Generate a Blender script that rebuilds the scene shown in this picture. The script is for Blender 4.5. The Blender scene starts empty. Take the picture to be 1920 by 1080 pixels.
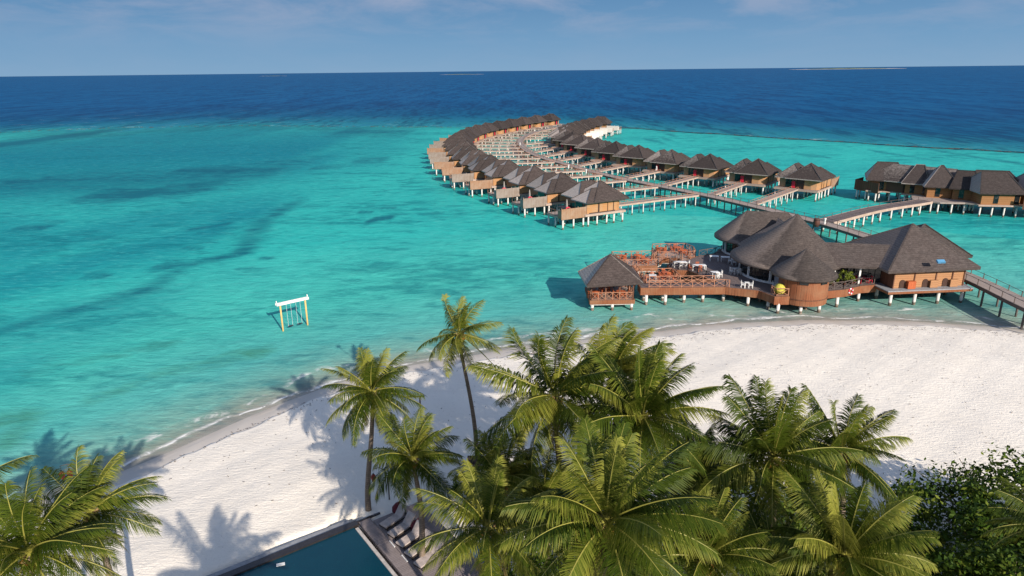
import bpy, math, random
import numpy as np
from math import sin, cos, pi, radians, atan, atan2, sqrt, hypot
from mathutils import Vector, Matrix
random.seed(7); np.random.seed(7)
scn = bpy.context.scene
col = scn.collection

# ------------------------------------------------------------------ survey: camera height 30 m, 24 mm lens
F = 1280.0; TH = atan(408/1280); H = 30.0; RO = atan(21/1920)
def ray(x, y):
    dx = x-960; dy = 540-y
    c, s = cos(RO), sin(RO)
    u = c*dx+s*dy; v = -s*dx+c*dy
    return (u, F*cos(TH)+v*sin(TH), -F*sin(TH)+v*cos(TH))
def at(x, y, z=0.0):
    r = ray(x, y); t = (z-H)/r[2]
    return Vector((r[0]*t, r[1]*t, z))

# ------------------------------------------------------------------ materials
M = {}
def newmat(name):
    m = bpy.data.materials.new(name); m.use_nodes = True
    nt = m.node_tree; b = nt.nodes['Principled BSDF']
    return m, nt, b
def N(nt, t, **kw):
    n = nt.nodes.new(t)
    for k, v in kw.items():
        if k.startswith('i_'):
            key = k[2:]
            n.inputs[int(key) if key.isdigit() else key.replace('_', ' ')].default_value = v
        else: setattr(n, k, v)
    return n
def L(nt, a, b): nt.links.new(a, b)
def ramp(nt, fac, stops, interp='LINEAR'):
    r = nt.nodes.new('ShaderNodeValToRGB'); r.color_ramp.interpolation = interp
    e = r.color_ramp.elements
    while len(e) < len(stops): e.new(0.5)
    for i, (p, c) in enumerate(stops):
        e[i].position = p; e[i].color = (c[0], c[1], c[2], 1) if not isinstance(c, (int, float)) else (c, c, c, 1)
    if fac is not None: L(nt, fac, r.inputs[0])
    return r
def mixc(nt, fac, a, b, mode='MIX'):
    m = nt.nodes.new('ShaderNodeMix'); m.data_type = 'RGBA'; m.blend_type = mode
    for s, v in ((0, fac), (6, a), (7, b)):
        if hasattr(v, 'links'): L(nt, v, m.inputs[s])
        elif isinstance(v, (int, float)): m.inputs[s].default_value = v
        else: m.inputs[s].default_value = (v[0], v[1], v[2], 1)
    return m.outputs[2]
def mth(nt, op, a, b=None, clamp=False):
    m = nt.nodes.new('ShaderNodeMath'); m.operation = op; m.use_clamp = clamp
    for i, v in ((0, a), (1, b)):
        if v is None: continue
        if hasattr(v, 'links'): L(nt, v, m.inputs[i])
        else: m.inputs[i].default_value = v
    return m.outputs[0]
def coords(nt, kind='Object', scale=(1, 1, 1)):
    t = nt.nodes.new('ShaderNodeTexCoord'); mp = nt.nodes.new('ShaderNodeMapping')
    mp.inputs['Scale'].default_value = scale
    L(nt, t.outputs[kind], mp.inputs[0]); return mp.outputs[0]
def noise(nt, vec, scale, detail=4, rough=0.55, dist=0):
    n = N(nt, 'ShaderNodeTexNoise', i_Scale=scale, i_Detail=detail, i_Roughness=rough, i_Distortion=dist)
    L(nt, vec, n.inputs['Vector']); return n.outputs[0]
def bump(nt, b, h, strength=0.3, dist=0.05):
    n = N(nt, 'ShaderNodeBump', i_Strength=strength, i_Distance=dist)
    L(nt, h, n.inputs['Height']); L(nt, n.outputs[0], b.inputs['Normal']); return n

def wood(name, c1, c2, board=0.18, axis='X', rough=0.75, gap=0.25, weather=None):
    """boards: thin dark joints across one local axis, grain noise, per board tone"""
    m, nt, b = newmat(name)
    v = coords(nt)
    sep = N(nt, 'ShaderNodeSeparateXYZ'); L(nt, v, sep.inputs[0])
    if axis == 'XY': a = mth(nt, 'ADD', sep.outputs[0], mth(nt, 'MULTIPLY', sep.outputs[1], 0.83))
    else: a = sep.outputs[{'X': 0, 'Y': 1, 'Z': 2}[axis]]
    t = mth(nt, 'DIVIDE', a, board)
    fr = mth(nt, 'FRACT', t); fl = mth(nt, 'FLOOR', t)
    wn = N(nt, 'ShaderNodeTexWhiteNoise', noise_dimensions='1D'); L(nt, fl, wn.inputs['W'])
    n1 = noise(nt, v, 1.3, 5, 0.6)
    n2 = noise(nt, v, 9, 3, 0.6)
    f = mth(nt, 'ADD', mth(nt, 'MULTIPLY', wn.outputs[0], 0.55), mth(nt, 'MULTIPLY', n1, 0.55))
    c = mixc(nt, f, c1, c2)
    c = mixc(nt, mth(nt, 'MULTIPLY', n2, 0.45), c, (c1[0]*.55, c1[1]*.55, c1[2]*.6))
    joint = mth(nt, 'GREATER_THAN', mth(nt, 'ABSOLUTE', mth(nt, 'SUBTRACT', fr, 0.5)), 0.5-gap*0.25)
    c = mixc(nt, mth(nt, 'MULTIPLY', joint, 0.7), c, (c1[0]*.2, c1[1]*.2, c1[2]*.2))
    if weather:
        w = ramp(nt, noise(nt, v, 0.55, 4, 0.6), [(0.42, 0), (0.7, 0.8)])
        c = mixc(nt, w.outputs[0], c, weather)
    L(nt, c, b.inputs['Base Color']); b.inputs['Roughness'].default_value = rough
    b.inputs['Specular IOR Level'].default_value = 0.25
    bump(nt, b, mth(nt, 'SUBTRACT', n2, joint), 0.35, 0.02)
    M[name] = m
wood('villa_wall', (0.42, 0.19, 0.07), (0.54, 0.275, 0.12), 0.2, 'Z', weather=(0.36, 0.24, 0.15))
wood('villa_wall_v', (0.36, 0.20, 0.09), (0.48, 0.29, 0.14), 0.28, 'XY', weather=(0.26, 0.19, 0.14))
wood('screen_wood', (0.28, 0.145, 0.08), (0.39, 0.225, 0.135), 0.42, 'X', gap=0.2, weather=(0.33, 0.24, 0.18))
wood('screen_grey', (0.22, 0.165, 0.13), (0.32, 0.25, 0.20), 0.42, 'X', gap=0.2, weather=(0.30, 0.265, 0.24))
wood('screen_dark', (0.10, 0.045, 0.028), (0.19, 0.09, 0.055), 0.3, 'XY', gap=0.2)
wood('spa_wall', (0.26, 0.115, 0.04), (0.36, 0.18, 0.075), 0.2, 'Z', gap=0.2)
wood('red_wood', (0.21, 0.07, 0.03), (0.30, 0.115, 0.052), 0.22, 'XY', gap=0.3, weather=(0.25, 0.13, 0.07))
wood('kitchen_wood', (0.36, 0.175, 0.08), (0.46, 0.25, 0.125), 0.30, 'Z', gap=0.2)
wood('deck_wood', (0.30, 0.235, 0.20), (0.44, 0.36, 0.31), 0.15, 'X', gap=0.25, weather=(0.30, 0.25, 0.22))
wood('deck_dark', (0.13, 0.10, 0.095), (0.20, 0.16, 0.15), 0.15, 'X', gap=0.25)
wood('furniture_wood', (0.42, 0.095, 0.032), (0.54, 0.15, 0.055), 0.3, 'XY', gap=0.1, rough=0.55)
wood('rail_wood', (0.34, 0.15, 0.09), (0.46, 0.23, 0.14), 1.0, 'Z', gap=0.02)
wood('rail_grey', (0.09, 0.07, 0.062), (0.15, 0.12, 0.105), 1.0, 'Z', gap=0.02)
wood('beam_wood', (0.38, 0.26, 0.20), (0.54, 0.41, 0.33), 1.0, 'XY', gap=0.05)
wood('pale_wood', (0.62, 0.38, 0.13), (0.75, 0.50, 0.20), 1.0, 'Z', gap=0.02)
wood('pool_deck_wood', (0.22, 0.185, 0.18), (0.32, 0.27, 0.26), 0.14, 'X', gap=0.25)

def roofmat(name, c1, c2, c3, band=0.24, lit_paint=0.0, lit_cols=((0.185, 0.158, 0.145), (0.29, 0.255, 0.235)), lines=0.5):
    m, nt, b = newmat(name)
    v = coords(nt)
    big = noise(nt, v, 0.35, 5, 0.65); mid = noise(nt, v, 2.2, 6, 0.7)
    fine = noise(nt, coords(nt, scale=(1, 1, 3)), 7, 4, 0.7)
    c = mixc(nt, ramp(nt, mid, [(0.32, 0), (0.68, 1)]).outputs[0], c1, c2)
    c = mixc(nt, ramp(nt, big, [(0.45, 0), (0.75, 0.7)]).outputs[0], c, c3)
    vo = N(nt, 'ShaderNodeTexVoronoi', i_Scale=3.2); L(nt, coords(nt, scale=(1, 1, 2.0)), vo.inputs['Vector'])
    sepc = N(nt, 'ShaderNodeSeparateColor'); L(nt, vo.outputs['Color'], sepc.inputs[0])
    c = mixc(nt, mth(nt, 'MULTIPLY', sepc.outputs[0], 0.42), c, (c1[0]*.38, c1[1]*.38, c1[2]*.4))
    speck = ramp(nt, fine, [(0.62, 0), (0.74, 0.55)])
    c = mixc(nt, speck.outputs[0], c, (0.34, 0.31, 0.29))
    sep = N(nt, 'ShaderNodeSeparateXYZ'); L(nt, v, sep.inputs[0])
    z = mth(nt, 'ADD', mth(nt, 'DIVIDE', sep.outputs[2], band), mth(nt, 'MULTIPLY', mid, 1.6))
    fr = mth(nt, 'FRACT', z)
    # lit look of slopes turned to the open lagoon, painted paler by world normal
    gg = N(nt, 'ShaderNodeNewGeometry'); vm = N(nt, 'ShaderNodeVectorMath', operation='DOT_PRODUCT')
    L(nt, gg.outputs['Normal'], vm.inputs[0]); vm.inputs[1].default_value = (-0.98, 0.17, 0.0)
    lit_mask = ramp(nt, mth(nt, 'ADD', vm.outputs['Value'], mth(nt, 'MULTIPLY', mth(nt, 'SUBTRACT', mid, 0.5), 0.15)), [(0.33, 0), (0.44, lit_paint)])
    c = mixc(nt, lit_mask.outputs[0], c, mixc(nt, mid, lit_cols[0], lit_cols[1]))
    c = mixc(nt, mth(nt, 'MULTIPLY', mth(nt, 'LESS_THAN', fr, 0.22), lines), c, (0.03, 0.026, 0.025))
    oi = N(nt, 'ShaderNodeObjectInfo')
    c = mixc(nt, 1.0, c, ramp(nt, oi.outputs['Random'], [(0, (0.80, 0.79, 0.78)), (1, (1.25, 1.2, 1.16))]).outputs[0], 'MULTIPLY')
    L(nt, c, b.inputs['Base Color']); b.inputs['Roughness'].default_value = 0.9
    b.inputs['Specular IOR Level'].default_value = 0.15
    bump(nt, b, mth(nt, 'ADD', fr, mth(nt, 'MULTIPLY', fine, 1.2)), 0.6, 0.06)
    M[name] = m
roofmat('roof_villa', (0.048, 0.039, 0.037), (0.078, 0.064, 0.061), (0.065, 0.056, 0.054), lit_paint=0.9, lit_cols=((0.33, 0.285, 0.26), (0.50, 0.45, 0.42)), lines=.35)
roofmat('roof_thatch', (0.064, 0.053, 0.049), (0.108, 0.091, 0.083), (0.083, 0.074, 0.071), 0.2, lit_paint=0.8, lit_cols=((0.17, 0.135, 0.115), (0.27, 0.225, 0.20)), lines=.3)
roofmat('roof_grey', (0.058, 0.048, 0.045), (0.095, 0.08, 0.076), (0.08, 0.072, 0.07), 0.2, lit_paint=0.6, lines=.35)

def plain(name, c, rough=0.6, spec=0.4, var=0.25, scale=3.0, metal=0, c2=None):
    m, nt, b = newmat(name)
    v = coords(nt)
    n = noise(nt, v, scale, 5, 0.6)
    c2 = c2 or tuple(x*(1-var*1.6) for x in c)
    L(nt, mixc(nt, ramp(nt, n, [(0.35, 0), (0.75, 1)]).outputs[0], c, c2), b.inputs['Base Color'])
    b.inputs['Roughness'].default_value = rough; b.inputs['Specular IOR Level'].default_value = spec
    b.inputs['Metallic'].default_value = metal
    bump(nt, b, noise(nt, v, scale*6, 3), 0.15, 0.01)
    M[name] = m
plain('pale_screen', (0.70, 0.62, 0.56), 0.6)
plain('white_paint', (0.80, 0.79, 0.76), 0.45)
plain('red_paint', (0.62, 0.02, 0.05), 0.5)
plain('dark_red', (0.12, 0.01, 0.018), 0.8)
plain('black_metal', (0.02, 0.02, 0.022), 0.4)
plain('rope', (0.75, 0.75, 0.72), 0.8)
plain('door_dark', (0.06, 0.028, 0.018), 0.5)
plain('canvas_grey', (0.33, 0.30, 0.27), 0.9)
plain('lounger_cloth', (0.52, 0.44, 0.40), 0.9)
plain('lounger_frame', (0.045, 0.035, 0.03), 0.6)
plain('lantern_red', (0.26, 0.035, 0.02), 0.6)
plain('bulb_yellow', (0.62, 0.55, 0.08), 0.8, var=0.4, scale=8)
plain('blue_glass', (0.10, 0.30, 0.50), 0.1, 0.6)
plain('stone_dark', (0.030, 0.026, 0.026), 0.25, 0.5)
plain('stone_pale', (0.30, 0.31, 0.33), 0.6)
plain('coping', (0.55, 0.50, 0.46), 0.6)
plain('blue_cloth', (0.01, 0.22, 0.62), 0.7)
plain('barrel_brown', (0.10, 0.035, 0.022), 0.6)
plain('trunk_bark', (0.27, 0.21, 0.16), 0.9, 0.1, 0.3, 4)
plain('branch_bark', (0.14, 0.11, 0.09), 0.9, 0.1)
plain('frond_boot', (0.40, 0.27, 0.13), 0.9, 0.1, 0.4, 8)
plain('coconut', (0.36, 0.15, 0.03), 0.6, 0.3)
plain('skin', (0.35, 0.18, 0.11), 0.6)
plain('reef_rock', (0.05, 0.055, 0.05), 0.9)
# trunk rings
nt = M['trunk_bark'].node_tree; b = nt.nodes['Principled BSDF']
v = coords(nt); sep = N(nt, 'ShaderNodeSeparateXYZ'); L(nt, v, sep.inputs[0])
fr = mth(nt, 'FRACT', mth(nt, 'ADD', mth(nt, 'DIVIDE', sep.outputs[2], 0.14), noise(nt, v, 3)))
old = b.inputs['Base Color'].links[0].from_socket
L(nt, mixc(nt, mth(nt, 'MULTIPLY', mth(nt, 'LESS_THAN', fr, 0.3), 0.55), old, (0.09, 0.07, 0.055)), b.inputs['Base Color'])
bump(nt, b, fr, 0.8, 0.03)

# piles: white concrete with a brown growth band at the tide line
m, nt, b = newmat('pile_white')
g = N(nt, 'ShaderNodeNewGeometry'); sep = N(nt, 'ShaderNodeSeparateXYZ'); L(nt, g.outputs['Position'], sep.inputs[0])
n = noise(nt, g.outputs['Position'], 2.5, 5)
h = mth(nt, 'SUBTRACT', sep.outputs[2], mth(nt, 'MULTIPLY', n, 0.7))
c = mixc(nt, ramp(nt, h, [(0.0, 0), (0.16, 1)]).outputs[0], (0.10, 0.07, 0.045), (0.60, 0.58, 0.545))
c = mixc(nt, ramp(nt, n, [(0.5, 0), (0.75, 0.5)]).outputs[0], c, (0.52, 0.46, 0.40))
L(nt, c, b.inputs['Base Color']); b.inputs['Roughness'].default_value = 0.7
M['pile_white'] = m
m, nt, b = newmat('pile_dark')
b.inputs['Base Color'].default_value = (0.10, 0.085, 0.075, 1); b.inputs['Roughness'].default_value = 0.8
M['pile_dark'] = m

# glass wall panes
m, nt, b = newmat('window_glass')
v = coords(nt)
n = noise(nt, v, 1.6, 4)
L(nt, ramp(nt, n, [(0.4, (0.006, 0.008, 0.010)), (0.62, (0.02, 0.022, 0.022)), (0.72, (0.10, 0.09, 0.08))]).outputs[0], b.inputs['Base Color'])
b.inputs['Roughness'].default_value = 0.06
M['window_glass'] = m

# foliage
def leafmat(name, dark, mid, tip, trans=0.35):
    m, nt, b = newmat(name)
    a = N(nt, 'ShaderNodeAttribute', attribute_name='tint')
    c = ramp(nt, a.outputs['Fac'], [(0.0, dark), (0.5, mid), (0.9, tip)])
    g = N(nt, 'ShaderNodeNewGeometry')
    n = noise(nt, g.outputs['Position'], 1.2, 3)
    cc = mixc(nt, mth(nt, 'MULTIPLY', n, 0.35), c.outputs[0], dark)
    L(nt, cc, b.inputs['Base Color']); b.inputs['Roughness'].default_value = 0.5
    b.inputs['Specular IOR Level'].default_value = 0.15
    tr = N(nt, 'ShaderNodeBsdfTranslucent'); L(nt, cc, tr.inputs[0])
    mx = N(nt, 'ShaderNodeMixShader', i_0=trans)
    out = nt.nodes['Material Output']
    L(nt, b.outputs[0], mx.inputs[1]); L(nt, tr.outputs[0], mx.inputs[2]); L(nt, mx.outputs[0], out.inputs[0])
    M[name] = m
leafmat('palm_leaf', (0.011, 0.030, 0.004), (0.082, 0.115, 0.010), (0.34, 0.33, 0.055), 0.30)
leafmat('palm_leaf_dry', (0.10, 0.09, 0.025), (0.24, 0.19, 0.07), (0.42, 0.30, 0.14))
leafmat('broad_leaf', (0.022, 0.052, 0.006), (0.075, 0.125, 0.014), (0.24, 0.28, 0.04), 0.3)
leafmat('island_green', (0.05, 0.09, 0.06), (0.06, 0.10, 0.07), (0.08, 0.12, 0.08), 0.0)
m, nt, b = newmat('rachis'); b.inputs['Base Color'].default_value = (0.25, 0.235, 0.045, 1); b.inputs['Roughness'].default_value = 0.5
M['rachis'] = m

# sand
m, nt, b = newmat('sand')
a = N(nt, 'ShaderNodeAttribute', attribute_name='inland')
g = N(nt, 'ShaderNodeNewGeometry'); P = g.outputs['Position']
n1 = noise(nt, P, 0.25, 5, 0.6); n2 = noise(nt, P, 2.5, 5, 0.65)
dry = mixc(nt, n1, (0.88, 0.815, 0.715), (0.76, 0.695, 0.60))
spk = ramp(nt, noise(nt, P, 3.4, 4, 0.75), [(0.60, 0), (0.70, 0.5)])
dry = mixc(nt, spk.outputs[0], dry, (0.50, 0.44, 0.39))
d = mth(nt, 'ADD', a.outputs['Fac'], mth(nt, 'MULTIPLY', mth(nt, 'SUBTRACT', n1, 0.5), 1.0))
wet = ramp(nt, mth(nt, 'DIVIDE', d, 10.0), [(0.0, (0.40, 0.35, 0.29)), (0.10, (0.50, 0.455, 0.40)), (0.24, (0.58, 0.53, 0.47)), (0.30, (0.70, 0.66, 0.61))])
f = ramp(nt, mth(nt, 'DIVIDE', d, 10.0), [(0.25, 0), (0.31, 1)])
L(nt, mixc(nt, f.outputs[0], wet.outputs[0], dry), b.inputs['Base Color'])
rr = ramp(nt, mth(nt, 'DIVIDE', d, 10.0), [(0.0, 0.3), (0.3, 0.9)])
L(nt, rr.outputs[0], b.inputs['Roughness']); b.inputs['Specular IOR Level'].default_value = 0.2
# wind ripples, ridges run roughly along the shore, plus footprints
mp = N(nt, 'ShaderNodeMapping'); mp.inputs['Rotation'].default_value = (0, 0, radians(-28)); mp.inputs['Scale'].default_value = (0.9, 3.4, 1)
L(nt, P, mp.inputs[0])
rip = noise(nt, mp.outputs[0], 1.5, 5, 0.6, 0.6)
foot = N(nt, 'ShaderNodeTexVoronoi', i_Scale=2.6, i_Randomness=1.0); L(nt, P, foot.inputs['Vector'])
ft = ramp(nt, foot.outputs['Distance'], [(0.05, 0), (0.22, 1)])
hh = mth(nt, 'ADD', mth(nt, 'MULTIPLY', rip, 1.3), mth(nt, 'ADD', mth(nt, 'MULTIPLY', ft.outputs[0], 0.30), mth(nt, 'MULTIPLY', noise(nt, P, 5, 4, .75), 0.9)))
bm = bump(nt, b, hh, 0.55, 0.16)
L(nt, ramp(nt, mth(nt, 'DIVIDE', d, 10.0), [(0.27, 0.04), (0.36, 0.42)]).outputs[0], bm.inputs['Strength'])
M['sand'] = m

# sea: tint follows the water's depth (stored per vertex as survey values) and the coral below
m, nt, b = newmat('sea_water')
g = N(nt, 'ShaderNodeNewGeometry'); P = g.outputs['Position']
sh = N(nt, 'ShaderNodeAttribute', attribute_name='shore').outputs['Fac']
rf = N(nt, 'ShaderNodeAttribute', attribute_name='reef').outputs['Fac']
dk = N(nt, 'ShaderNodeAttribute', attribute_name='coral').outputs['Fac']
dp = N(nt, 'ShaderNodeAttribute', attribute_name='deep').outputs['Fac']
nA = noise(nt, P, 0.035, 6, 0.6, 0.4); nB = noise(nt, P, 0.18, 6, 0.65, 0.3)
mpw = N(nt, 'ShaderNodeMapping'); mpw.inputs['Scale'].default_value = (0.45, 1.3, 1); mpw.inputs['Rotation'].default_value = (0, 0, radians(12)); L(nt, P, mpw.inputs[0])
mps = N(nt, 'ShaderNodeMapping'); mps.inputs['Scale'].default_value = (0.30, 1.0, 1); L(nt, P, mps.inputs[0])
nS = noise(nt, mps.outputs[0], 0.055, 9, 0.72, 0.5)
mpg = N(nt, 'ShaderNodeMapping'); mpg.inputs['Scale'].default_value = (0.22, 0.05, 1); L(nt, P, mpg.inputs[0])
nG = noise(nt, mpg.outputs[0], 1.0, 6, 0.6, 0.3)
mph = N(nt, 'ShaderNodeMapping'); mph.inputs['Scale'].default_value = (0.05, 0.008, 1); L(nt, P, mph.inputs[0])
nH = noise(nt, mph.outputs[0], 1.0, 6, 0.65, 0.3)
nGH = mth(nt, 'ADD', mth(nt, 'MULTIPLY', nG, 0.5), mth(nt, 'MULTIPLY', nH, 0.5))
mpt = N(nt, 'ShaderNodeMapping'); mpt.inputs['Scale'].default_value = (0.16, 0.34, 1); L(nt, P, mpt.inputs[0])
nT = noise(nt, mpt.outputs[0], 1.0, 6, 0.7, 0.4)
nW = noise(nt, mpw.outputs[0], 0.9, 5, 0.6, 0.5)
shl = N(nt, 'ShaderNodeAttribute', attribute_name='shal').outputs['Fac']
shn = mth(nt, 'ADD', shl, mth(nt, 'MULTIPLY', mth(nt, 'SUBTRACT', nB, 0.5), 4.0))
shn = mth(nt, 'DIVIDE', shn, 60.0, True)
base = ramp(nt, shn, [(0.0, (0.46, 0.42, 0.35)), (0.03, (0.32, 0.38, 0.30)), (0.075, (0.20, 0.39, 0.32)), (0.18, (0.105, 0.43, 0.375)), (0.42, (0.070, 0.49, 0.40)), (0.8, (0.055, 0.49, 0.415)), (1.0, (0.032, 0.44, 0.39))])
c = mixc(nt, dp, base.outputs[0], (0.002, 0.165, 0.225))
c = mixc(nt, mth(nt, 'MULTIPLY', ramp(nt, nA, [(0.35, 0), (0.7, 1)]).outputs[0], 0.35), c, (0.006, 0.21, 0.24))
c = mixc(nt, mth(nt, 'MULTIPLY', ramp(nt, nW, [(0.30, 1), (0.50, 0)]).outputs[0], 0.26), c, (0.001, 0.18, 0.20))
c = mixc(nt, mth(nt, 'MULTIPLY', ramp(nt, nW, [(0.52, 0), (0.68, 1)]).outputs[0], 0.22), c, (0.13, 0.58, 0.52))
dkn = mth(nt, 'ADD', mth(nt, 'ADD', dk, mth(nt, 'MULTIPLY', mth(nt, 'SUBTRACT', nB, 0.5), 0.7)), mth(nt, 'ADD', mth(nt, 'MULTIPLY', mth(nt, 'SUBTRACT', nS, 0.5), 1.8), mth(nt, 'MULTIPLY', mth(nt, 'SUBTRACT', nT, 0.5), 1.6)))
dkm = mth(nt, 'MULTIPLY', ramp(nt, dkn, [(0.25, 0), (0.95, 1)]).outputs[0], 0.78)
c = mixc(nt, ramp(nt, mth(nt, 'ADD', mth(nt, 'MULTIPLY', nS, 0.5), mth(nt, 'MULTIPLY', nT, 0.5)), [(0.40, 0.55), (0.50, 0)]).outputs[0], c, (0.001, 0.13, 0.16))
grn = ramp(nt, mth(nt, 'DIVIDE', sh, 60.0, True), [(0.25, 1), (0.6, 0)])
c = mixc(nt, dkm, c, mixc(nt, grn.outputs[0], (0.002, 0.075, 0.125), (0.045, 0.20, 0.13)))
# outside the reef edge
rfn = mth(nt, 'ADD', rf, mth(nt, 'MULTIPLY', mth(nt, 'SUBTRACT', nB, 0.5), 16.0))
edge = ramp(nt, mth(nt, 'ADD', mth(nt, 'DIVIDE', rfn, 400.0), 0.25), [(0.0, 0), (0.20, 0.0), (0.248, 0.25), (0.262, 1)])
rfd = mth(nt, 'ADD', N(nt, 'ShaderNodeAttribute', attribute_name='reefd').outputs['Fac'], mth(nt, 'MULTIPLY', mth(nt, 'SUBTRACT', nB, 0.5), 16.0))
ocean = ramp(nt, mth(nt, 'DIVIDE', rfd, 420.0, True), [(0.0, (0.02, 0.24, 0.28)), (0.10, (0.010, 0.17, 0.235)), (0.25, (0.001, 0.092, 0.19)), (0.55, (0.0003, 0.064, 0.175)), (1.0, (0.0003, 0.080, 0.215))])
oc = mixc(nt, mth(nt, 'MULTIPLY', ramp(nt, nGH, [(0.42, 1), (0.52, 0)]).outputs[0], 0.6), ocean.outputs[0], (0.0005, 0.024, 0.085))
oc = mixc(nt, mth(nt, 'MULTIPLY', ramp(nt, nGH, [(0.50, 0), (0.60, 1)]).outputs[0], 0.45), oc, (0.01, 0.11, 0.23))
c = mixc(nt, edge.outputs[0], c, oc)
# the coral crest itself: a thin dark band, broken up
crest = ramp(nt, mth(nt, 'ADD', mth(nt, 'DIVIDE', mth(nt, 'ADD', rf, mth(nt, 'MULTIPLY', mth(nt, 'SUBTRACT', nT, 0.5), 7.0)), 40.0), 0.5), [(0.37, 0), (0.43, 1), (0.54, 1), (0.60, 0)])
c = mixc(nt, mth(nt, 'MULTIPLY', mth(nt, 'MULTIPLY', crest.outputs[0], N(nt, 'ShaderNodeAttribute', attribute_name='crest').outputs['Fac']), ramp(nt, nB, [(0.36, 0.6), (0.48, 1.0)]).outputs[0]), c, (0.008, 0.035, 0.05))
# broken foam
def foam(nt, lo, hi, src):
    return ramp(nt, src, [(lo, 0), (hi, 1)]).outputs[0]
fo_n = noise(nt, P, 0.55, 6, 0.7, 1.0)
sw = mth(nt, 'ADD', sh, mth(nt, 'MULTIPLY', mth(nt, 'SUBTRACT', noise(nt, P, 0.14, 3), 0.5), 5.0))
line = ramp(nt, mth(nt, 'DIVIDE', sw, 10.0), [(0.02, 0), (0.045, 1), (0.06, 1), (0.10, 0)])
sw2 = mth(nt, 'ADD', sh, mth(nt, 'MULTIPLY', mth(nt, 'SUBTRACT', noise(nt, P, 0.08, 4), 0.5), 14.0))
line2 = ramp(nt, mth(nt, 'DIVIDE', sw2, 10.0), [(0.20, 0), (0.235, 1), (0.25, 1), (0.33, 0)])
fm2 = mth(nt, 'MULTIPLY', line2.outputs[0], ramp(nt, noise(nt, P, 0.3, 5, .7, .6), [(0.48, 0.0), (0.60, .9)]).outputs[0])
fm = mth(nt, 'MAXIMUM', fm2, mth(nt, 'MULTIPLY', line.outputs[0], ramp(nt, fo_n, [(0.36, 0.0), (0.55, 1)]).outputs[0]))
c = mixc(nt, mth(nt, 'MULTIPLY', fm, 0.85), c, (0.80, 0.79, 0.76))
# whitecaps where the swell meets the reef and scattered beyond
mpc = N(nt, 'ShaderNodeMapping'); mpc.inputs['Scale'].default_value = (0.05, 0.16, 1); L(nt, P, mpc.inputs[0])
wc = noise(nt, mpc.outputs[0], 1.0, 6, 0.75)
near = ramp(nt, mth(nt, 'ADD', mth(nt, 'DIVIDE', rf, 100.0), 0.5), [(0.50, 0), (0.53, 1), (0.60, 0.5), (0.9, 0)])
c = mixc(nt, mth(nt, 'MULTIPLY', near.outputs[0], ramp(nt, wc, [(0.60, 0), (0.68, 0.8)]).outputs[0]), c, (0.55, 0.62, 0.62))
L(nt, c, b.inputs['Base Color'])
b.inputs['Roughness'].default_value = 0.22; b.inputs['IOR'].default_value = 1.33
b.inputs['Specular IOR Level'].default_value = 0.0
w1 = noise(nt, mpw.outputs[0], 1.3, 5, 0.62, 0.4)
w2 = noise(nt, P, 0.22, 4, 0.55, 0.3)
bmp = bump(nt, b, mth(nt, 'ADD', w1, mth(nt, 'MULTIPLY', w2, 2.2)), 0.32, 0.5)
gl = N(nt, 'ShaderNodeBsdfGlossy'); gl.inputs['Roughness'].default_value = 0.2; L(nt, bmp.outputs[0], gl.inputs['Normal'])
fr_ = N(nt, 'ShaderNodeFresnel', i_IOR=1.33); L(nt, bmp.outputs[0], fr_.inputs['Normal'])
wsh = N(nt, 'ShaderNodeMixShader'); L(nt, mth(nt, 'MULTIPLY', fr_.outputs[0], 0.15), wsh.inputs[0]); L(nt, b.outputs[0], wsh.inputs[1]); L(nt, gl.outputs[0], wsh.inputs[2])
tr = N(nt, 'ShaderNodeBsdfTransparent'); mx = N(nt, 'ShaderNodeMixShader')
al = ramp(nt, mth(nt, 'DIVIDE', sh, 10.0), [(0.0, 0.35), (0.10, 0.70), (0.3, 0.95), (0.4, 1.0)])
L(nt, mth(nt, 'MAXIMUM', al.outputs[0], fm), mx.inputs[0]); L(nt, tr.outputs[0], mx.inputs[1]); L(nt, wsh.outputs[0], mx.inputs[2])
L(nt, mx.outputs[0], nt.nodes['Material Output'].inputs[0])
M['sea_water'] = m

m, nt, b = newmat('pool_water')
g = N(nt, 'ShaderNodeNewGeometry'); P = g.outputs['Position']
n1 = noise(nt, P, 0.5, 4); n2 = noise(nt, P, 5, 5, .7, 1)
c = mixc(nt, n1, (0.002, 0.030, 0.055), (0.003, 0.050, 0.075))
c = mixc(nt, ramp(nt, n2, [(0.62, 0), (0.78, 0.5)]).outputs[0], c, (0.02, 0.13, 0.16))
L(nt, c, b.inputs['Base Color']); b.inputs['Roughness'].default_value = 0.08; b.inputs['Specular IOR Level'].default_value = 0.3
bump(nt, b, n2, 0.25, 0.05); M['pool_water'] = m
m, nt, b = newmat('kids_pool_water')
b.inputs['Base Color'].default_value = (0.02, 0.32, 0.62, 1); b.inputs['Roughness'].default_value = 0.1; M['kids_pool_water'] = m

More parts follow.
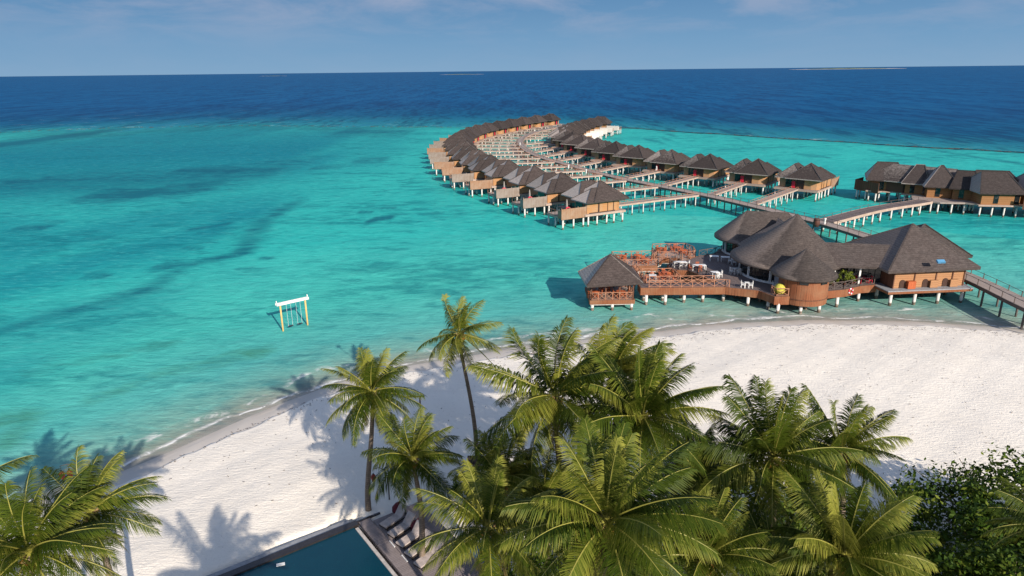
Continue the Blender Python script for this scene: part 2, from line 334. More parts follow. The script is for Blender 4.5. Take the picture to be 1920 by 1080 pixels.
# ------------------------------------------------------------------ mesh helpers
class MB:
    def __init__(s): s.v = []; s.f = []; s.m = []; s.t = []
    def add(s, vs, fs, mi=0, tint=None):
        o = len(s.v); s.v += [tuple(p) for p in vs]
        s.f += [tuple(i+o for i in f) for f in fs]; s.m += [mi]*len(fs)
        if tint is not None: s.t += ([tint]*len(vs) if not isinstance(tint, (list, tuple)) else list(tint))
    def box(s, c, sz, ang=0.0, mi=0, tilt=None):
        hx, hy, hz = sz[0]/2, sz[1]/2, sz[2]/2
        R = Matrix.Rotation(ang, 3, 'Z')
        if tilt is not None: R = R @ tilt
        vs = [Vector(c)+R @ Vector((x*hx, y*hy, z*hz)) for x in (-1, 1) for y in (-1, 1) for z in (-1, 1)]
        s.add(vs, [(0, 1, 3, 2), (4, 6, 7, 5), (0, 4, 5, 1), (2, 3, 7, 6), (0, 2, 6, 4), (1, 5, 7, 3)], mi)
    def bar(s, a, b, w, h=None, mi=0):
        a = Vector(a); b = Vector(b); h = h or w; d = b-a
        if d.length < 1e-6: return
        d.normalize(); up = Vector((0, 0, 1)) if abs(d.z) < .95 else Vector((1, 0, 0))
        x = d.cross(up).normalized(); y = x.cross(d)
        vs = [p+x*(i*w/2)+y*(j*h/2) for p in (a, b) for i, j in ((-1, -1), (1, -1), (1, 1), (-1, 1))]
        s.add(vs, [(0, 1, 2, 3), (7, 6, 5, 4), (0, 4, 5, 1), (1, 5, 6, 2), (2, 6, 7, 3), (3, 7, 4, 0)], mi)
    def tube(s, pts, rad, n=8, mi=0, cap=True, tint=None):
        o = len(s.v); k = len(pts); pts = [Vector(p) for p in pts]
        rad = rad if isinstance(rad, (list, tuple)) else [rad]*k
        vs = []
        for i, p in enumerate(pts):
            d = (pts[min(i+1, k-1)]-pts[max(i-1, 0)]).normalized()
            up = Vector((0, 1, 0)) if abs(d.y) < .9 else Vector((1, 0, 0))
            x = d.cross(up).normalized(); y = d.cross(x)
            for j in range(n):
                t = 2*pi*j/n; vs.append(p+(x*cos(t)+y*sin(t))*rad[i])
        fs = [(i*n+j, i*n+(j+1) % n, (i+1)*n+(j+1) % n, (i+1)*n+j) for i in range(k-1) for j in range(n)]
        if cap: fs += [tuple(range(n-1, -1, -1)), tuple((k-1)*n+j for j in range(n))]
        s.add(vs, fs, mi, tint)
    def prism(s, poly, z0, z1, mi=0, top=None):
        n = len(poly); vs = [(p[0], p[1], z0) for p in poly]+[(p[0], p[1], z1) for p in poly]
        s.add(vs, [(i, (i+1) % n, n+(i+1) % n, n+i) for i in range(n)]+[tuple(range(n-1, -1, -1))], mi)
        s.add([(p[0], p[1], z1) for p in poly], [tuple(range(n))], mi if top is None else top)
    def hip(s, cx, cy, ang, w, d, zE, zR, ridge, th=0.22, mi=0, ro=0.0, sub=5):
        """hipped roof, ridge along local x (length ridge, 0 = pyramid), slightly bell-cast"""
        R = Matrix.Rotation(ang, 3, 'Z'); C0 = Vector((cx, cy, 0))
        e = [(-w/2, -d/2), (w/2, -d/2), (w/2, d/2), (-w/2, d/2)]
        r = [(ro-ridge/2, 0), (ro+ridge/2, 0), (ro+ridge/2, 0), (ro-ridge/2, 0)]
        rings = []
        for k in range(sub+1):
            t = k/sub; z = zE+(zR-zE)*(t+0.10*t*t-0.10*t)
            rings.append([(e[i][0]+(r[i][0]-e[i][0])*t, e[i][1]+(r[i][1]-e[i][1])*t, z) for i in range(4)])
        vs = [(x, y, zE-th) for x, y in e]; fs = []
        for q in rings: vs += q
        vs = [C0+R @ Vector(p) for p in vs]
        for k in range(sub+1):
            for i in range(4):
                a, b2 = k*4+i, k*4+(i+1) % 4
                fs.append((a, b2, b2+4, a+4))
        fs.append((3, 2, 1, 0))
        s.add(vs, fs, mi)
        # ridge caps
        P = lambda q: C0+R @ Vector(q)
        for i in range(4):
            s.bar(P((e[i][0], e[i][1], zE+.02)), P((r[i][0], r[i][1], zR+.02)), 0.13, 0.1, mi)
        if ridge > 0.05: s.bar(P((r[0][0]-.1, 0, zR+.03)), P((r[1][0]+.1, 0, zR+.03)), 0.18, 0.12, mi)
    def loft(s, eave, ridge, zE, prof=0.0, rows=10, th=0.25, mi=0):
        """roof lofted from an eave outline to the nearest point of a ridge polyline"""
        rp = [Vector(p) for p in ridge]; n = len(eave)
        def near(p):
            best = None
            if len(rp) == 1: return rp[0]
            for a, b2 in zip(rp, rp[1:]):
                ab = b2-a; t = ((p[0]-a.x)*ab.x+(p[1]-a.y)*ab.y)/(ab.x**2+ab.y**2)
                t = max(0, min(1, t)); q = a+ab*t; dd = hypot(p[0]-q.x, p[1]-q.y)
                if best is None or dd < best[0]: best = (dd, q)
            return best[1]
        vs = [(p[0], p[1], zE-th) for p in eave]; fs = []
        R = [near(p) for p in eave]
        for k in range(rows+1):
            t = k/rows
            for p, q in zip(eave, R):
                vs.append((p[0]+(q.x-p[0])*t, p[1]+(q.y-p[1])*t, zE+(q.z-zE)*(t+prof*t*(t-1))))
        for k in range(rows+1):
            for i in range(n):
                a, b2 = k*n+i, k*n+(i+1) % n
                fs.append((a, b2, b2+n, a+n))
        fs.append(tuple(range(n-1, -1, -1)))
        s.add(vs, fs, mi)
    def build(s, name, mat, parent=None, smooth=False, tints=False):
        me = bpy.data.meshes.new(name); me.from_pydata(s.v, [], s.f)
        mats = mat if isinstance(mat, (list, tuple)) else [mat]
        for x in mats: me.materials.append(M[x] if isinstance(x, str) else x)
        if len(mats) > 1: me.polygons.foreach_set('material_index', s.m)
        if tints:
            a = me.attributes.new('tint', 'FLOAT', 'POINT'); a.data.foreach_set('value', s.t)
        if smooth: me.polygons.foreach_set('use_smooth', [True]*len(me.polygons))
        me.update()
        o = bpy.data.objects.new(name, me); col.objects.link(o)
        if parent is not None: o.parent = parent
        return o
def circ(cx, cy, r, n=32, a0=0, a1=2*pi):
    full = abs(a1-a0-2*pi) < 1e-6
    k = n if full else n+1
    return [(cx+r*cos(a0+(a1-a0)*i/n), cy+r*sin(a0+(a1-a0)*i/n)) for i in range(k)]
def tag(o, label=None, cat=None, group=None, kind=None):
    if label: o['label'] = label
    if cat: o['category'] = cat
    if group: o['group'] = group
    if kind: o['kind'] = kind
    return o
def empty(name, loc, rz=0, label=None, cat=None, group=None):
    o = bpy.data.objects.new(name, None); col.objects.link(o)
    o.location = loc; o.rotation_euler = (0, 0, rz); o.empty_display_size = 0.3
    return tag(o, label, cat, group)
def inst(src, name, parent, loc=(0, 0, 0), rz=0, scale=None):
    o = bpy.data.objects.new(name, src.data); col.objects.link(o)
    o.parent = parent; o.location = loc; o.rotation_euler = (0, 0, rz)
    if scale: o.scale = scale
    return o
def copy_tree(o, parent=None):
    c = o.copy(); col.objects.link(c); c.parent = parent
    for ch in list(o.children): copy_tree(ch, c)
    return c
ORD = ['', 'first', 'second', 'third', 'fourth', 'fifth', 'sixth', 'seventh', 'eighth', 'ninth', 'tenth', 'eleventh', 'twelfth', 'thirteenth', 'fourteenth', 'fifteenth', 'sixteenth', 'seventeenth', 'eighteenth', 'nineteenth', 'twentieth']
def cyl_mesh(name, r, z0, z1, mat, n=10):
    mb = MB(); mb.tube([(0, 0, z0), (0, 0, z1)], r, n)
    me = bpy.data.meshes.new(name); me.from_pydata(mb.v, [], mb.f); me.materials.append(M[mat])
    me.polygons.foreach_set('use_smooth', [len(p.vertices) == 4 for p in me.polygons])
    return me
PILE = cyl_mesh('pile', 0.17, -1.5, 2.1, 'pile_white')
PILE_S = cyl_mesh('pile_slim', 0.115, -1.5, 2.2, 'pile_white', 8)
PILE_R = cyl_mesh('pile_round', 0.21, -1.5, 1.35, 'pile_white', 12)
PILE_P = cyl_mesh('pile_pavilion', 0.2, -1.5, 0.95, 'pile_white', 12)
PILE_D = cyl_mesh('pile_dark', 0.13, -1.5, 2.2, 'pile_dark', 8)
def pile(parent, x, y, me=PILE, z=0):
    o = bpy.data.objects.new('pile', me); col.objects.link(o); o.parent = parent; o.location = (x, y, z); return o

# ------------------------------------------------------------------ shoreline, ground and sea
SH = [(-260, -330), (-140, -118), (-90, -34), (-60, 9), (-45, 31), (-37, 42)]
for p in [(250, 872), (330, 838), (400, 806), (470, 775), (540, 748), (600, 726), (680, 701), (780, 680), (850, 670), (930, 656), (1010, 642), (1110, 634), (1210, 622), (1340, 606), (1500, 598), (1700, 600), (1850, 610), (1920, 617)]:
    q = at(*p, 0); SH.append((q.x, q.y))
SH += [(70, 73.5), (85, 68), (110, 55), (150, 20), (220, -60), (320, -240)]
shx = np.array([p[0] for p in SH]); shy = np.array([p[1] for p in SH])
def smooth_line(x):
    k = np.array([-2.4, -1.2, 0, 1.2, 2.4]); w = np.array([1, 2, 3, 2, 1.])
    return sum(w[i]*np.interp(x+k[i], shx, shy) for i in range(5))/w.sum()
DX = np.concatenate([np.linspace(-260, -45, 60), np.arange(-44.5, 75, 0.5), np.linspace(76, 320, 60)])
DY = smooth_line(DX)
def shore_dist(X, Y):
    """signed distance to the waterline, positive on the sea side"""
    out = np.full(X.shape, 1e9)
    for i in range(len(DX)-1):
        ax, ay, bx, by = DX[i], DY[i], DX[i+1], DY[i+1]
        ux, uy = bx-ax, by-ay
        t = np.clip(((X-ax)*ux+(Y-ay)*uy)/(ux*ux+uy*uy), 0, 1)
        out = np.minimum(out, (X-ax-t*ux)**2+(Y-ay-t*uy)**2)
    out = np.sqrt(out)
    return np.where(Y > smooth_line(X), out, -out)
def gz(d):
    """ground height from distance inland"""
    return np.interp(d, [-40, -8, -3, 0, 2.6, 2.8, 6, 14, 30, 300], [-2.2, -0.75, -0.30, -0.03, 0.17, 0.40, 0.58, 1.0, 1.22, 1.6])
def ground_at(x, y):
    return float(gz(-shore_dist(np.array([x]), np.array([y]))[0]))
def grid_obj(name, X, Y, Z, mat, attrs):
    ny, nx = X.shape
    me = bpy.data.meshes.new(name)
    me.vertices.add(nx*ny)
    me.vertices.foreach_set('co', np.stack([X, Y, Z], -1).astype(np.float32).ravel())
    i = np.arange(ny-1)[:, None]*nx+np.arange(nx-1)[None, :]
    q = np.stack([i, i+1, i+nx+1, i+nx], -1).reshape(-1, 4)
    nf = len(q)
    me.loops.add(nf*4); me.loops.foreach_set('vertex_index', q.ravel().astype(np.int32))
    me.polygons.add(nf); me.polygons.foreach_set('loop_start', np.arange(0, nf*4, 4, dtype=np.int32))
    me.polygons.foreach_set('loop_total', np.full(nf, 4, dtype=np.int32))
    me.polygons.foreach_set('use_smooth', np.ones(nf, dtype=bool))
    me.update(calc_edges=True); me.validate()
    for k, v in attrs.items():
        a = me.attributes.new(k, 'FLOAT', 'POINT'); a.data.foreach_set('value', v.astype(np.float32).ravel())
    me.materials.append(M[mat])
    o = bpy.data.objects.new(name, me); col.objects.link(o); return o
gx = np.concatenate([np.linspace(-260, -46, 50), np.arange(-45, 75, 0.4), np.linspace(76, 320, 50)])
dd = np.concatenate([np.linspace(-14, -1, 14), np.arange(-0.6, 6, 0.2), np.linspace(6.4, 60, 90), np.linspace(64, 420, 30)])
GX, DD = np.meshgrid(gx, dd)
GY = smooth_line(GX)-DD*1.12
sdist = -shore_dist(GX, GY)
wob = 0.30*np.sin(GX*0.9)+0.22*np.sin(GX*2.3+1)+0.15*np.sin(GX*5.1)+.12*np.sin(GX*3.7+2)
GZ = gz(sdist+np.where(sdist > 1, wob*0.6, 0))
rng = np.random.RandomState(3)
bumpn = sum(a*np.sin(GX*fx+p1)*np.sin(GY*fy+p2) for a, fx, fy, p1, p2 in [(0.06, .35, .41, 1, 2), (0.04, .9, .8, 0, 1), (0.025, 1.9, 2.3, 2, 4), (.015, 4.1, 3.7, 1, 0)])
GZ = GZ+np.where(sdist > 3, bumpn*np.clip((sdist-3)/4, 0, 1), 0)
# hollow for the swimming pools
C0 = Vector((-10.67, 38.61)); e1 = Vector((-0.81, -0.586)).normalized(); e2 = Vector((-e1.y, e1.x))*1.0
if e2.y > 0: e2 = -e2
pu = (GX-C0.x)*e1.x+(GY-C0.y)*e1.y; pv = (GX-C0.x)*e2.x+(GY-C0.y)*e2.y
GZ = np.where((pu > -5.6) & (pu < 0) & (pv > -.1) & (pv < 13.5), np.minimum(GZ, 0.95), GZ)
GZ = np.where((pu > -1.0) & (pu < 17) & (pv > -1.15) & (pv < 31), np.minimum(GZ, 0.4), GZ)
ground = grid_obj('beach', GX, GY, GZ, 'sand', {'inland': sdist+wob*0.6})
tag(ground, 'white sand beach with a wet edge along the lagoon', None, None, 'structure')

REEF = []
for p in [(-400, 268), (0, 249), (130, 243), (240, 238.5), (450, 236), (650, 236.5), (830, 239), (1050, 238), (1180, 240), (1300, 249), (1500, 261), (1700, 273), (1920, 286), (2300, 312)]:
    q = at(*p, 0); REEF.append((q.x, q.y))
rx = np.array([p[0] for p in REEF]); ry = np.array([p[1] for p in REEF])
angs = np.linspace(-58, 58, 560)*pi/180
rad = np.concatenate([np.linspace(20, 500, 520), 500*np.exp(np.linspace(0.02, np.log(45000/500), 90))])
AA, RR = np.meshgrid(angs, rad)
WX = RR*np.sin(AA); WY = RR*np.cos(AA)-12
sd = np.where(RR < 160, shore_dist(np.clip(WX, -259, 319), WY), 120)
reef = WY-np.interp(WX, rx, ry)
reef_raw = reef.copy()
RS = np.clip((-40-WX)/170, 0, 1); reef = np.where(RS > 0, (reef+22*RS)/(1+7*RS), reef)
reef = reef+2.0*np.sin(WX*0.05)+1.3*np.sin(WX*0.17)+0.8*np.sin(WX*.43)
# coral heads and the darker channel, mapped as ellipses / strokes on the lagoon floor
coral = np.zeros_like(WX); deep = np.zeros_like(WX)
def stroke(arr, pts, strength, wpx):
    for (x0, y0), (x1, y1) in zip(pts, pts[1:]):
        n = max(2, int(hypot(x1-x0, y1-y0)/10))
        for i in range(n+1):
            x = x0+(x1-x0)*i/n; y = y0+(y1-y0)*i/n
            c = at(x, y); e = at(x, y-wpx*1.2); r2 = max(1.0, (e-c).length); r1 = max(1.0, (at(x+wpx*2.4, y)-c).length)
            g = strength*np.exp(-(((WX-c.x)/r1)**2+((WY-c.y)/r2)**2))
            np.maximum(arr, g, out=arr)
stroke(coral, [(-60, 352), (60, 345), (160, 342), (260, 345), (380, 335), (500, 322)], 0.50, 20)
stroke(coral, [(190, 362), (250, 364), (330, 352), (400, 345)], 0.72, 13)
stroke(coral, [(330, 322), (400, 320), (460, 320)], 0.60, 8)
stroke(deep, [(400, 430), (430, 405), (470, 400)], 0.75, 22)
stroke(coral, [(548, 385), (520, 400), (497, 415)], 0.60, 9)
stroke(coral, [(497, 415), (480, 430), (470, 450), (462, 466)], 0.66, 12)
stroke(coral, [(460, 472), (420, 482), (370, 492), (300, 502)], 0.62, 9)
stroke(coral, [(330, 508), (300, 530), (250, 553), (190, 568), (130, 585), (60, 603), (-60, 640)], 0.56, 13)
stroke(coral, [(360, 430), (395, 425), (425, 420)], 0.66, 4)
stroke(coral, [(30, 430), (85, 426)], 0.58, 6); stroke(coral, [(160, 448), (200, 446)], 0.50, 5)
stroke(coral, [(350, 464), (375, 466)], 0.58, 4); stroke(coral, [(170, 515), (200, 517)], 0.52, 5)
stroke(coral, [(450, 504), (468, 503)], 0.68, 3); stroke(coral, [(495, 484), (505, 484)], 0.6, 3)
stroke(coral, [(676, 398), (694, 398)], 0.85, 3.2); stroke(coral, [(718, 390), (738, 390)], 0.8, 3); stroke(coral, [(692, 416), (704, 412), (730, 407)], 1.0, 5)
stroke(coral, [(1215, 262), (1235, 266), (1260, 254)], 0.62, 4); stroke(coral, [(1390, 262), (1400, 266)], 0.5, 4)
stroke(coral, [(1500, 290), (1540, 293)], 0.52, 4); stroke(coral, [(1650, 285), (1750, 300)], 0.50, 5); stroke(coral, [(1800, 290), (1900, 305)], 0.58, 7)
stroke(coral, [(680, 300), (720, 298)], 0.5, 7); stroke(coral, [(590, 315), (640, 312)], 0.52, 4); stroke(coral, [(650, 245), (760, 250)], 0.5, 6)
stroke(coral, [(0, 790), (40, 785), (20, 830)], 0.62, 14)
stroke(coral, [(180, 745), (250, 720), (300, 700), (420, 675), (490, 662)], 0.50, 12)
stroke(coral, [(60, 700), (200, 668), (330, 640)], 0.36, 10)
stroke(deep, [(-100, 430), (60, 470), (150, 440), (250, 420), (380, 400), (450, 395)], 0.62, 34)
stroke(deep, [(-100, 540), (60, 520), (200, 480), (330, 450)], 0.66, 34)
stroke(deep, [(-250, 310), (0, 300), (200, 290), (400, 285), (560, 280)], 0.95, 34)
stroke(deep, [(560, 280), (700, 275)], 0.5, 30)
stroke(deep, [(-200, 320), (0, 290), (120, 275), (260, 262), (420, 262)], 0.85, 30)
stroke(deep, [(-200, 360), (0, 350), (200, 335), (420, 320), (600, 300)], 0.75, 26)
stroke(coral, [(-200, 290), (0, 272), (100, 258), (180, 248)], 0.75, 12)
stroke(deep, [(-150, 640), (0, 620), (200, 600)], 0.45, 40)
stroke(deep, [(-100, 740), (0, 700)], 0.5, 40)
coral = coral*1.12+0.12*deep
coral += 0.25*np.exp(-((reef+8)/14)**2)
sea = grid_obj('sea', WX, WY, np.zeros_like(WX), 'sea_water', {'shore': sd, 'reef': reef, 'coral': coral, 'deep': deep, 'shal': sd*(1-0.48*np.clip((WX-6)/22, 0, 1)), 'reefd': reef_raw+12*RS, 'crest': 0.2+0.8*np.clip((WX-10)/50, 0, 1)})
tag(sea, 'turquoise lagoon turning deep blue beyond the reef edge', None, None, 'structure')

# reef crest rocks that break the surface as a thin dark line
mb = MB()
for k in range(900):
    x = random.uniform(-300, 330); y = float(np.interp(x, rx, ry))-(2.0*sin(x*.05)+1.3*sin(x*.17)+.8*sin(x*.43))+random.gauss(0, 0.7)
    if (x < 20 and random.random() < 0.45): continue
    r = random.uniform(.4, 1.5); hgt = random.uniform(.06, .3)
    n = 6; a0 = random.random()*6
    vs = [(x+r*1.7*cos(a0+2*pi*i/n)*random.uniform(.7, 1.2), y+r*.6*sin(a0+2*pi*i/n)*random.uniform(.7, 1.2), -.2) for i in range(n)]+[(x, y, hgt)]
    mb.add(vs, [(i, (i+1) % n, n) for i in range(n)])
o = mb.build('reef_rocks', 'reef_rock'); tag(o, 'thin dark line of coral rock at the outer reef edge', None, None, 'stuff')
o['category'] = 'reef'

# far low islands
def island(x, y, wpx, label):
    p = at(x, y, 0); w = wpx/F*p.y; r = empty('island', (p.x, p.y, 0), 0, label, 'island', 'low islands on the horizon')
    s = MB(); s.loft(circ(0, 0, 1, 40), [(-0.7, 0, 1), (0.7, 0, 1)], 0.25, 0.2, 4, 0.25)
    s.v = [(a*w*.5, b2*w*.10, z*w*.004) for a, b2, z in s.v]; s.build('sand_shore', 'sand', r)
    g2 = MB()
    for i in range(70):
        cx = (i/69-.5)*.62*w; cy = random.uniform(-.03, .03)*w; rr2 = w*random.uniform(.03, .05); hh2 = w*0.009*random.uniform(.6, 1.1)*(1.1-abs(cx)/w*1.8)
        g2.tube([(cx, cy, 1), (cx, cy, 1+hh2*.6), (cx, cy, 1+hh2)], [rr2, rr2*.85, rr2*.3], 7, tint=random.random())
    g2.build('palm_grove', 'island_green', r, tints=True)
island(866, 139.6, 80, 'small low island with pale shore on the horizon, left of the villas')
island(1588, 129.5, 212, 'long low island with white shore on the horizon at the right')
island(512, 142.6, 50, 'faint low island on the horizon, farthest left of the three')

# ------------------------------------------------------------------ main boardwalk
FZ = 2.6
WK = [at(*p, FZ) for p in [(1990, 600), (1920, 568), (1840, 529), (1780, 503), (1700, 470), (1640, 447), (1560, 422), (1480, 402), (1410, 385), (1340, 369), (1240, 349), (1160, 333), (1100, 318), (1060, 307), (1020, 296), (992, 284), (978, 272), (975.5, 264), (985, 255), (1005, 247), (1030, 241.2), (1052, 236.6), (1062, 233.5)]]
def catmull(P, step=1.0):
    out = []
    for i in range(len(P)-1):
        p0, p1, p2, p3 = P[max(i-1, 0)], P[i], P[i+1], P[min(i+2, len(P)-1)]
        n = max(1, int((p2-p1).length/step))
        for k in range(n):
            t = k/n
            out.append(0.5*((2*p1)+(p2-p0)*t+(2*p0-5*p1+4*p2-p3)*t*t+(3*p1-p0-3*p2+p3)*t**3))
    out.append(P[-1]); return out
WP = catmull(WK, 1.2)
def offset(P, d):
    out = []
    for i, p in enumerate(P):
        t = (P[min(i+1, len(P)-1)]-P[max(i-1, 0)]); t.z = 0; t.normalize()
        out.append(p+Vector((t.y, -t.x, 0))*d)
    return out
def strip(mb, A, B, z0, z1, mi=0):
    n = len(A); vs = []
    for a, b2 in zip(A, B): vs += [(a.x, a.y, z0), (b2.x, b2.y, z0), (b2.x, b2.y, z1), (a.x, a.y, z1)]
    fs = []
    for i in range(n-1):
        o = i*4; p = o+4
        fs += [(o+3, o+2, p+2, p+3), (o+1, o, p, p+1), (o+2, o+1, p+1, p+2), (o, o+3, p+3, p)]
    fs += [(0, 1, 2, 3), (4*n-1, 4*n-2, 4*n-3, 4*n-4)]
    mb.add(vs, fs, mi)
wr = empty('boardwalk', (WP[0].x, WP[0].y, 0), 0, 'long curving grey wooden boardwalk on piles leading to the water villas', 'boardwalk')
wr.location = (0, 0, 0)
WH = 1.25
mb = MB(); strip(mb, offset(WP, -WH), offset(WP, WH), FZ-.12, FZ); mb.build('walk_deck', 'deck_wood', wr)
for sgn in (-1, 1):
    mb = MB(); strip(mb, offset(WP, sgn*(WH+.005)), offset(WP, sgn*(WH+.13)), FZ-.42, FZ+.02); mb.build('edge_beam', 'rail_grey' if sgn < 0 else 'beam_wood', wr)
    mb = MB(); E2 = offset(WP, sgn*(WH-.08))
    for i in range(0, len(E2), 2):
        mb.bar(E2[i], E2[i]+Vector((0, 0, .78)), .08, .08)
    for a, b2 in zip(E2, E2[1:]):
        mb.bar(a+Vector((0, 0, 0.7)), b2+Vector((0, 0, .7)), .05, .045)
    mb.build('railing', 'rail_grey', wr)
pairs = []
for i in range(0, len(WP), 3): pairs.append((offset(WP, -1.0)[i], offset(WP, 1.0)[i]))
far = MB()
for k, (a, b2) in enumerate(pairs):
    if k < 50: pile(wr, a.x, a.y, PILE_D); pile(wr, b2.x, b2.y, PILE_D)
    else:
        for q in (a, b2): far.tube([(q.x, q.y, -1.5), (q.x, q.y, 2.2)], .16, 8)
if far.v: tag(far.build('far_piles', 'pile_dark', wr), kind='stuff')

# ------------------------------------------------------------------ villa (local x = outward, y = lateral, near side +y)
def villa_src(mirror, variant):
    s = -1 if mirror else 1
    parts = []
    def part(mb, name, mat, par=None, smooth=False):
        if mirror:
            mb.v = [(x, -y, z) for x, y, z in mb.v]; mb.f = [tuple(reversed(f)) for f in mb.f]
        o = mb.build(name, mat, par if par is not None else root, smooth); return o
    root = empty('water_villa', (0, 0, 0))
    mb = MB(); mb.box((4.6, 0.3, FZ-.14), (10.0, 10.2, .24)); mb.box((12.1, 2.3, FZ-.16), (5.2, 5.8, .2)); part(mb, 'deck', 'deck_wood')
    mb = MB()
    for y in (5.46, -4.86): mb.bar((-.4, y, FZ-.3), (9.6, y, FZ-.3), .12, .34)
    for y in (5.16, -.56): mb.bar((9.6, y, FZ-.32), (14.8, y, FZ-.32), .12, .3)
    mb.bar((-.44, -4.8, FZ-.3), (-.44, 5.4, FZ-.3), .12, .34); mb.bar((14.76, -.5, FZ-.32), (14.76, 5.1, FZ-.32), .12, .3)
    part(mb, 'edge_beam', 'beam_wood')
    # walls
    zt = FZ+2.55
    mb = MB()
    cur = [(0.2, 2.0), (0.3, 3.6), (0.7, 4.7), (1.5, 5.15), (3.2, 5.2)]
    mb.prism([(2.6, 1.0)]+[(x, y) for x, y in cur][::-1][::-1]+[(9.1, 5.2), (9.1, 1.0)], FZ, zt)
    part(mb, 'wall', 'villa_wall')
    mb = MB(); mb.box((4.5, -1.7, (FZ+zt)/2), (7.0, 4.8, 2.55)); part(mb, 'wall', 'villa_wall_v')
    mb = MB()
    for x in (2.55, 4.0, 6.2): mb.box((x, 5.22, (FZ+zt)/2), (.14 if x != 6.2 else .35, .09, 2.5))
    mb.box((9.12, 5.16, (FZ+zt)/2), (.12, .12, 2.55)); mb.box((5.3, 5.22, FZ+.08), (6.4, .07, .16))
    part(mb, 'wall_trim', 'door_dark')
    # entrance bay on the inner side
    mb = MB(); mb.box((0.55, 1.1, (FZ+zt)/2), (.18, 2.0, 2.3)); d = part(mb, 'door', 'door_dark')
    mb = MB(); mb.box((0.50, -0.6, FZ+.85), (.12, .8, 1.6)); part(mb, 'red_panel', 'red_paint')
    mb = MB(); mb.box((0.9, -1.9, (FZ+zt)/2), (.2, 1.4, 2.3)); part(mb, 'window', 'window_glass')
    mb = MB(); mb.box((8.05, -1.7, (FZ+zt)/2-.1), (.2, 4.4, 2.1)); mb.box((9.14, 3.0, (FZ+zt)/2-.1), (.08, 3.4, 2.1)); part(mb, 'terrace_glazing', 'window_glass')
    # privacy screen and a shorter return
    mb = MB(); mb.box((12.15, 5.27, FZ+.5), (5.9, .1, 2.1)); mb.box((14.88, 4.5, FZ+.4), (.1, 1.6, 1.6))
    for x in (9.3, 11.2, 13.1, 15.0): mb.box((x, 5.2, FZ+.6), (.12, .1, 2.3))
    part(mb, 'privacy_screen', variant)
    mb = MB()
    for x in (14.7,):
        for i in range(4): mb.bar((x, -.4+i*1.35, FZ), (x, -.4+i*1.35, FZ+.95), .08)
        mb.bar((x, -.4, FZ+.95), (x, 3.6, FZ+.95), .08, .06)
    part(mb, 'railing', 'rail_wood')
    # ladder to the sea
    mb = MB()
    for y in (-1.1, -.6): mb.bar((11.5, y+.2, FZ), (12.6, y-.6, -.3), .07)
    for i in range(7):
        t = i/7; mb.bar((11.5+1.1*t, -.9-.8*t, FZ-2.9*t), (11.5+1.1*t, -.4-.8*t, FZ-2.9*t), .05)
    part(mb, 'ladder', 'rail_grey')
    # roofs
    zE = FZ+2.45
    mb = MB()
    mb.hip(3.6, 1.9, 0, 8.7, 8.5, zE+.03, zE+3.3, 0.4)
    mb.hip(5.0, 3.2, 0, 9.4, 5.7, zE-.08, zE+2.2, 3.4)
    mb.hip(4.4, -1.7, 0, 8.4, 6.8, zE-.02, zE+2.9, 2.6)
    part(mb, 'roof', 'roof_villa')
    for x, y in [(0, 5), (2.2, 5), (4.0, 5), (6.4, 5), (8.6, 5.1), (9.6, 4.8), (12.0, 4.9), (14.5, 4.9), (0, -2), (2.4, 1.5), (4.8, 1.5), (7.4, 1.5), (12.4, 2.2), (14.5, 2.2), (0.2, -4.6), (3, -4.6), (6, -4.6), (9.2, -4.6), (10, -.4), (12.2, -.4), (14.5, -.4)]:
        pile(root, x, s*y)
    return root
SRC = {('L', 0): villa_src(False, 'screen_wood'), ('L', 1): villa_src(False, 'screen_grey'), ('R', 0): villa_src(True, 'screen_wood'), ('R', 2): villa_src(True, 'pale_screen')}
used = set()
def villa(kind, var, x, y, deg, label, group, scale=1.0):
    key = (kind, var)
    r = SRC[key]
    if key in used: r = copy_tree(r)
    used.add(key)
    r.location = (x, y, 0); r.rotation_euler = (0, 0, radians(deg)); r.scale = (scale, scale, 1)
    tag(r, label, 'villa', group); return r
def jetty(x0, y0, x1, y1, label, w=1.5, npile=None):
    """x0,y0 on the boardwalk, x1,y1 at the villa"""
    d = Vector((x1-x0, y1-y0, 0)); Ln = d.length; a = atan2(d.y, d.x)
    r = empty('jetty', (x0, y0, 0), a, label, 'jetty', 'jetties from the boardwalk to the villas')
    mb = MB(); mb.box((Ln/2+.6, 0, FZ-.07), (Ln-1.1, w, .12)); mb.build('walk_deck', 'deck_wood', r)
    mb = MB()
    for s in (-1, 1): mb.bar((1.2, s*(w/2+.06), FZ-.16), (Ln+.1, s*(w/2+.06), FZ-.16), .12, .34)
    mb.build('edge_beam', 'beam_wood', r)
    for s in (-1, 1):
        mb = MB(); k = max(2, int(Ln/2.0))
        for i in range(k+1):
            x = 1.6+(Ln-2)*i/k; mb.bar((x, s*(w/2-.05), FZ), (x, s*(w/2-.05), FZ+.45), .07)
        mb.bar((1.6, s*(w/2-.05), FZ+.45), (Ln-.4, s*(w/2-.05), FZ+.45), .05)
        mb.build('railing', 'rail_wood', r)
    k = npile or max(2, int(Ln/2.9))
    for i in range(k):
        x = 2.2+(Ln-2.6)*i/(k-1)
        for s in (-1, 1): pile(r, x, s*(w/2-.05), PILE_S)
    return r
def walk_hit(x, y, dx, dy):
    """first crossing of the boardwalk along a direction"""
    best = None
    for a, b2 in zip(WP, WP[1:]):
        ex, ey = b2.x-a.x, b2.y-a.y
        den = dx*ey-dy*ex
        if abs(den) < 1e-6: continue
        t = ((a.x-x)*ey-(a.y-y)*ex)/den; u = ((a.x-x)*dy-(a.y-y)*dx)/den
        if t > 2 and -0.01 <= u <= 1.01 and (best is None or t < best): best = t
    return best
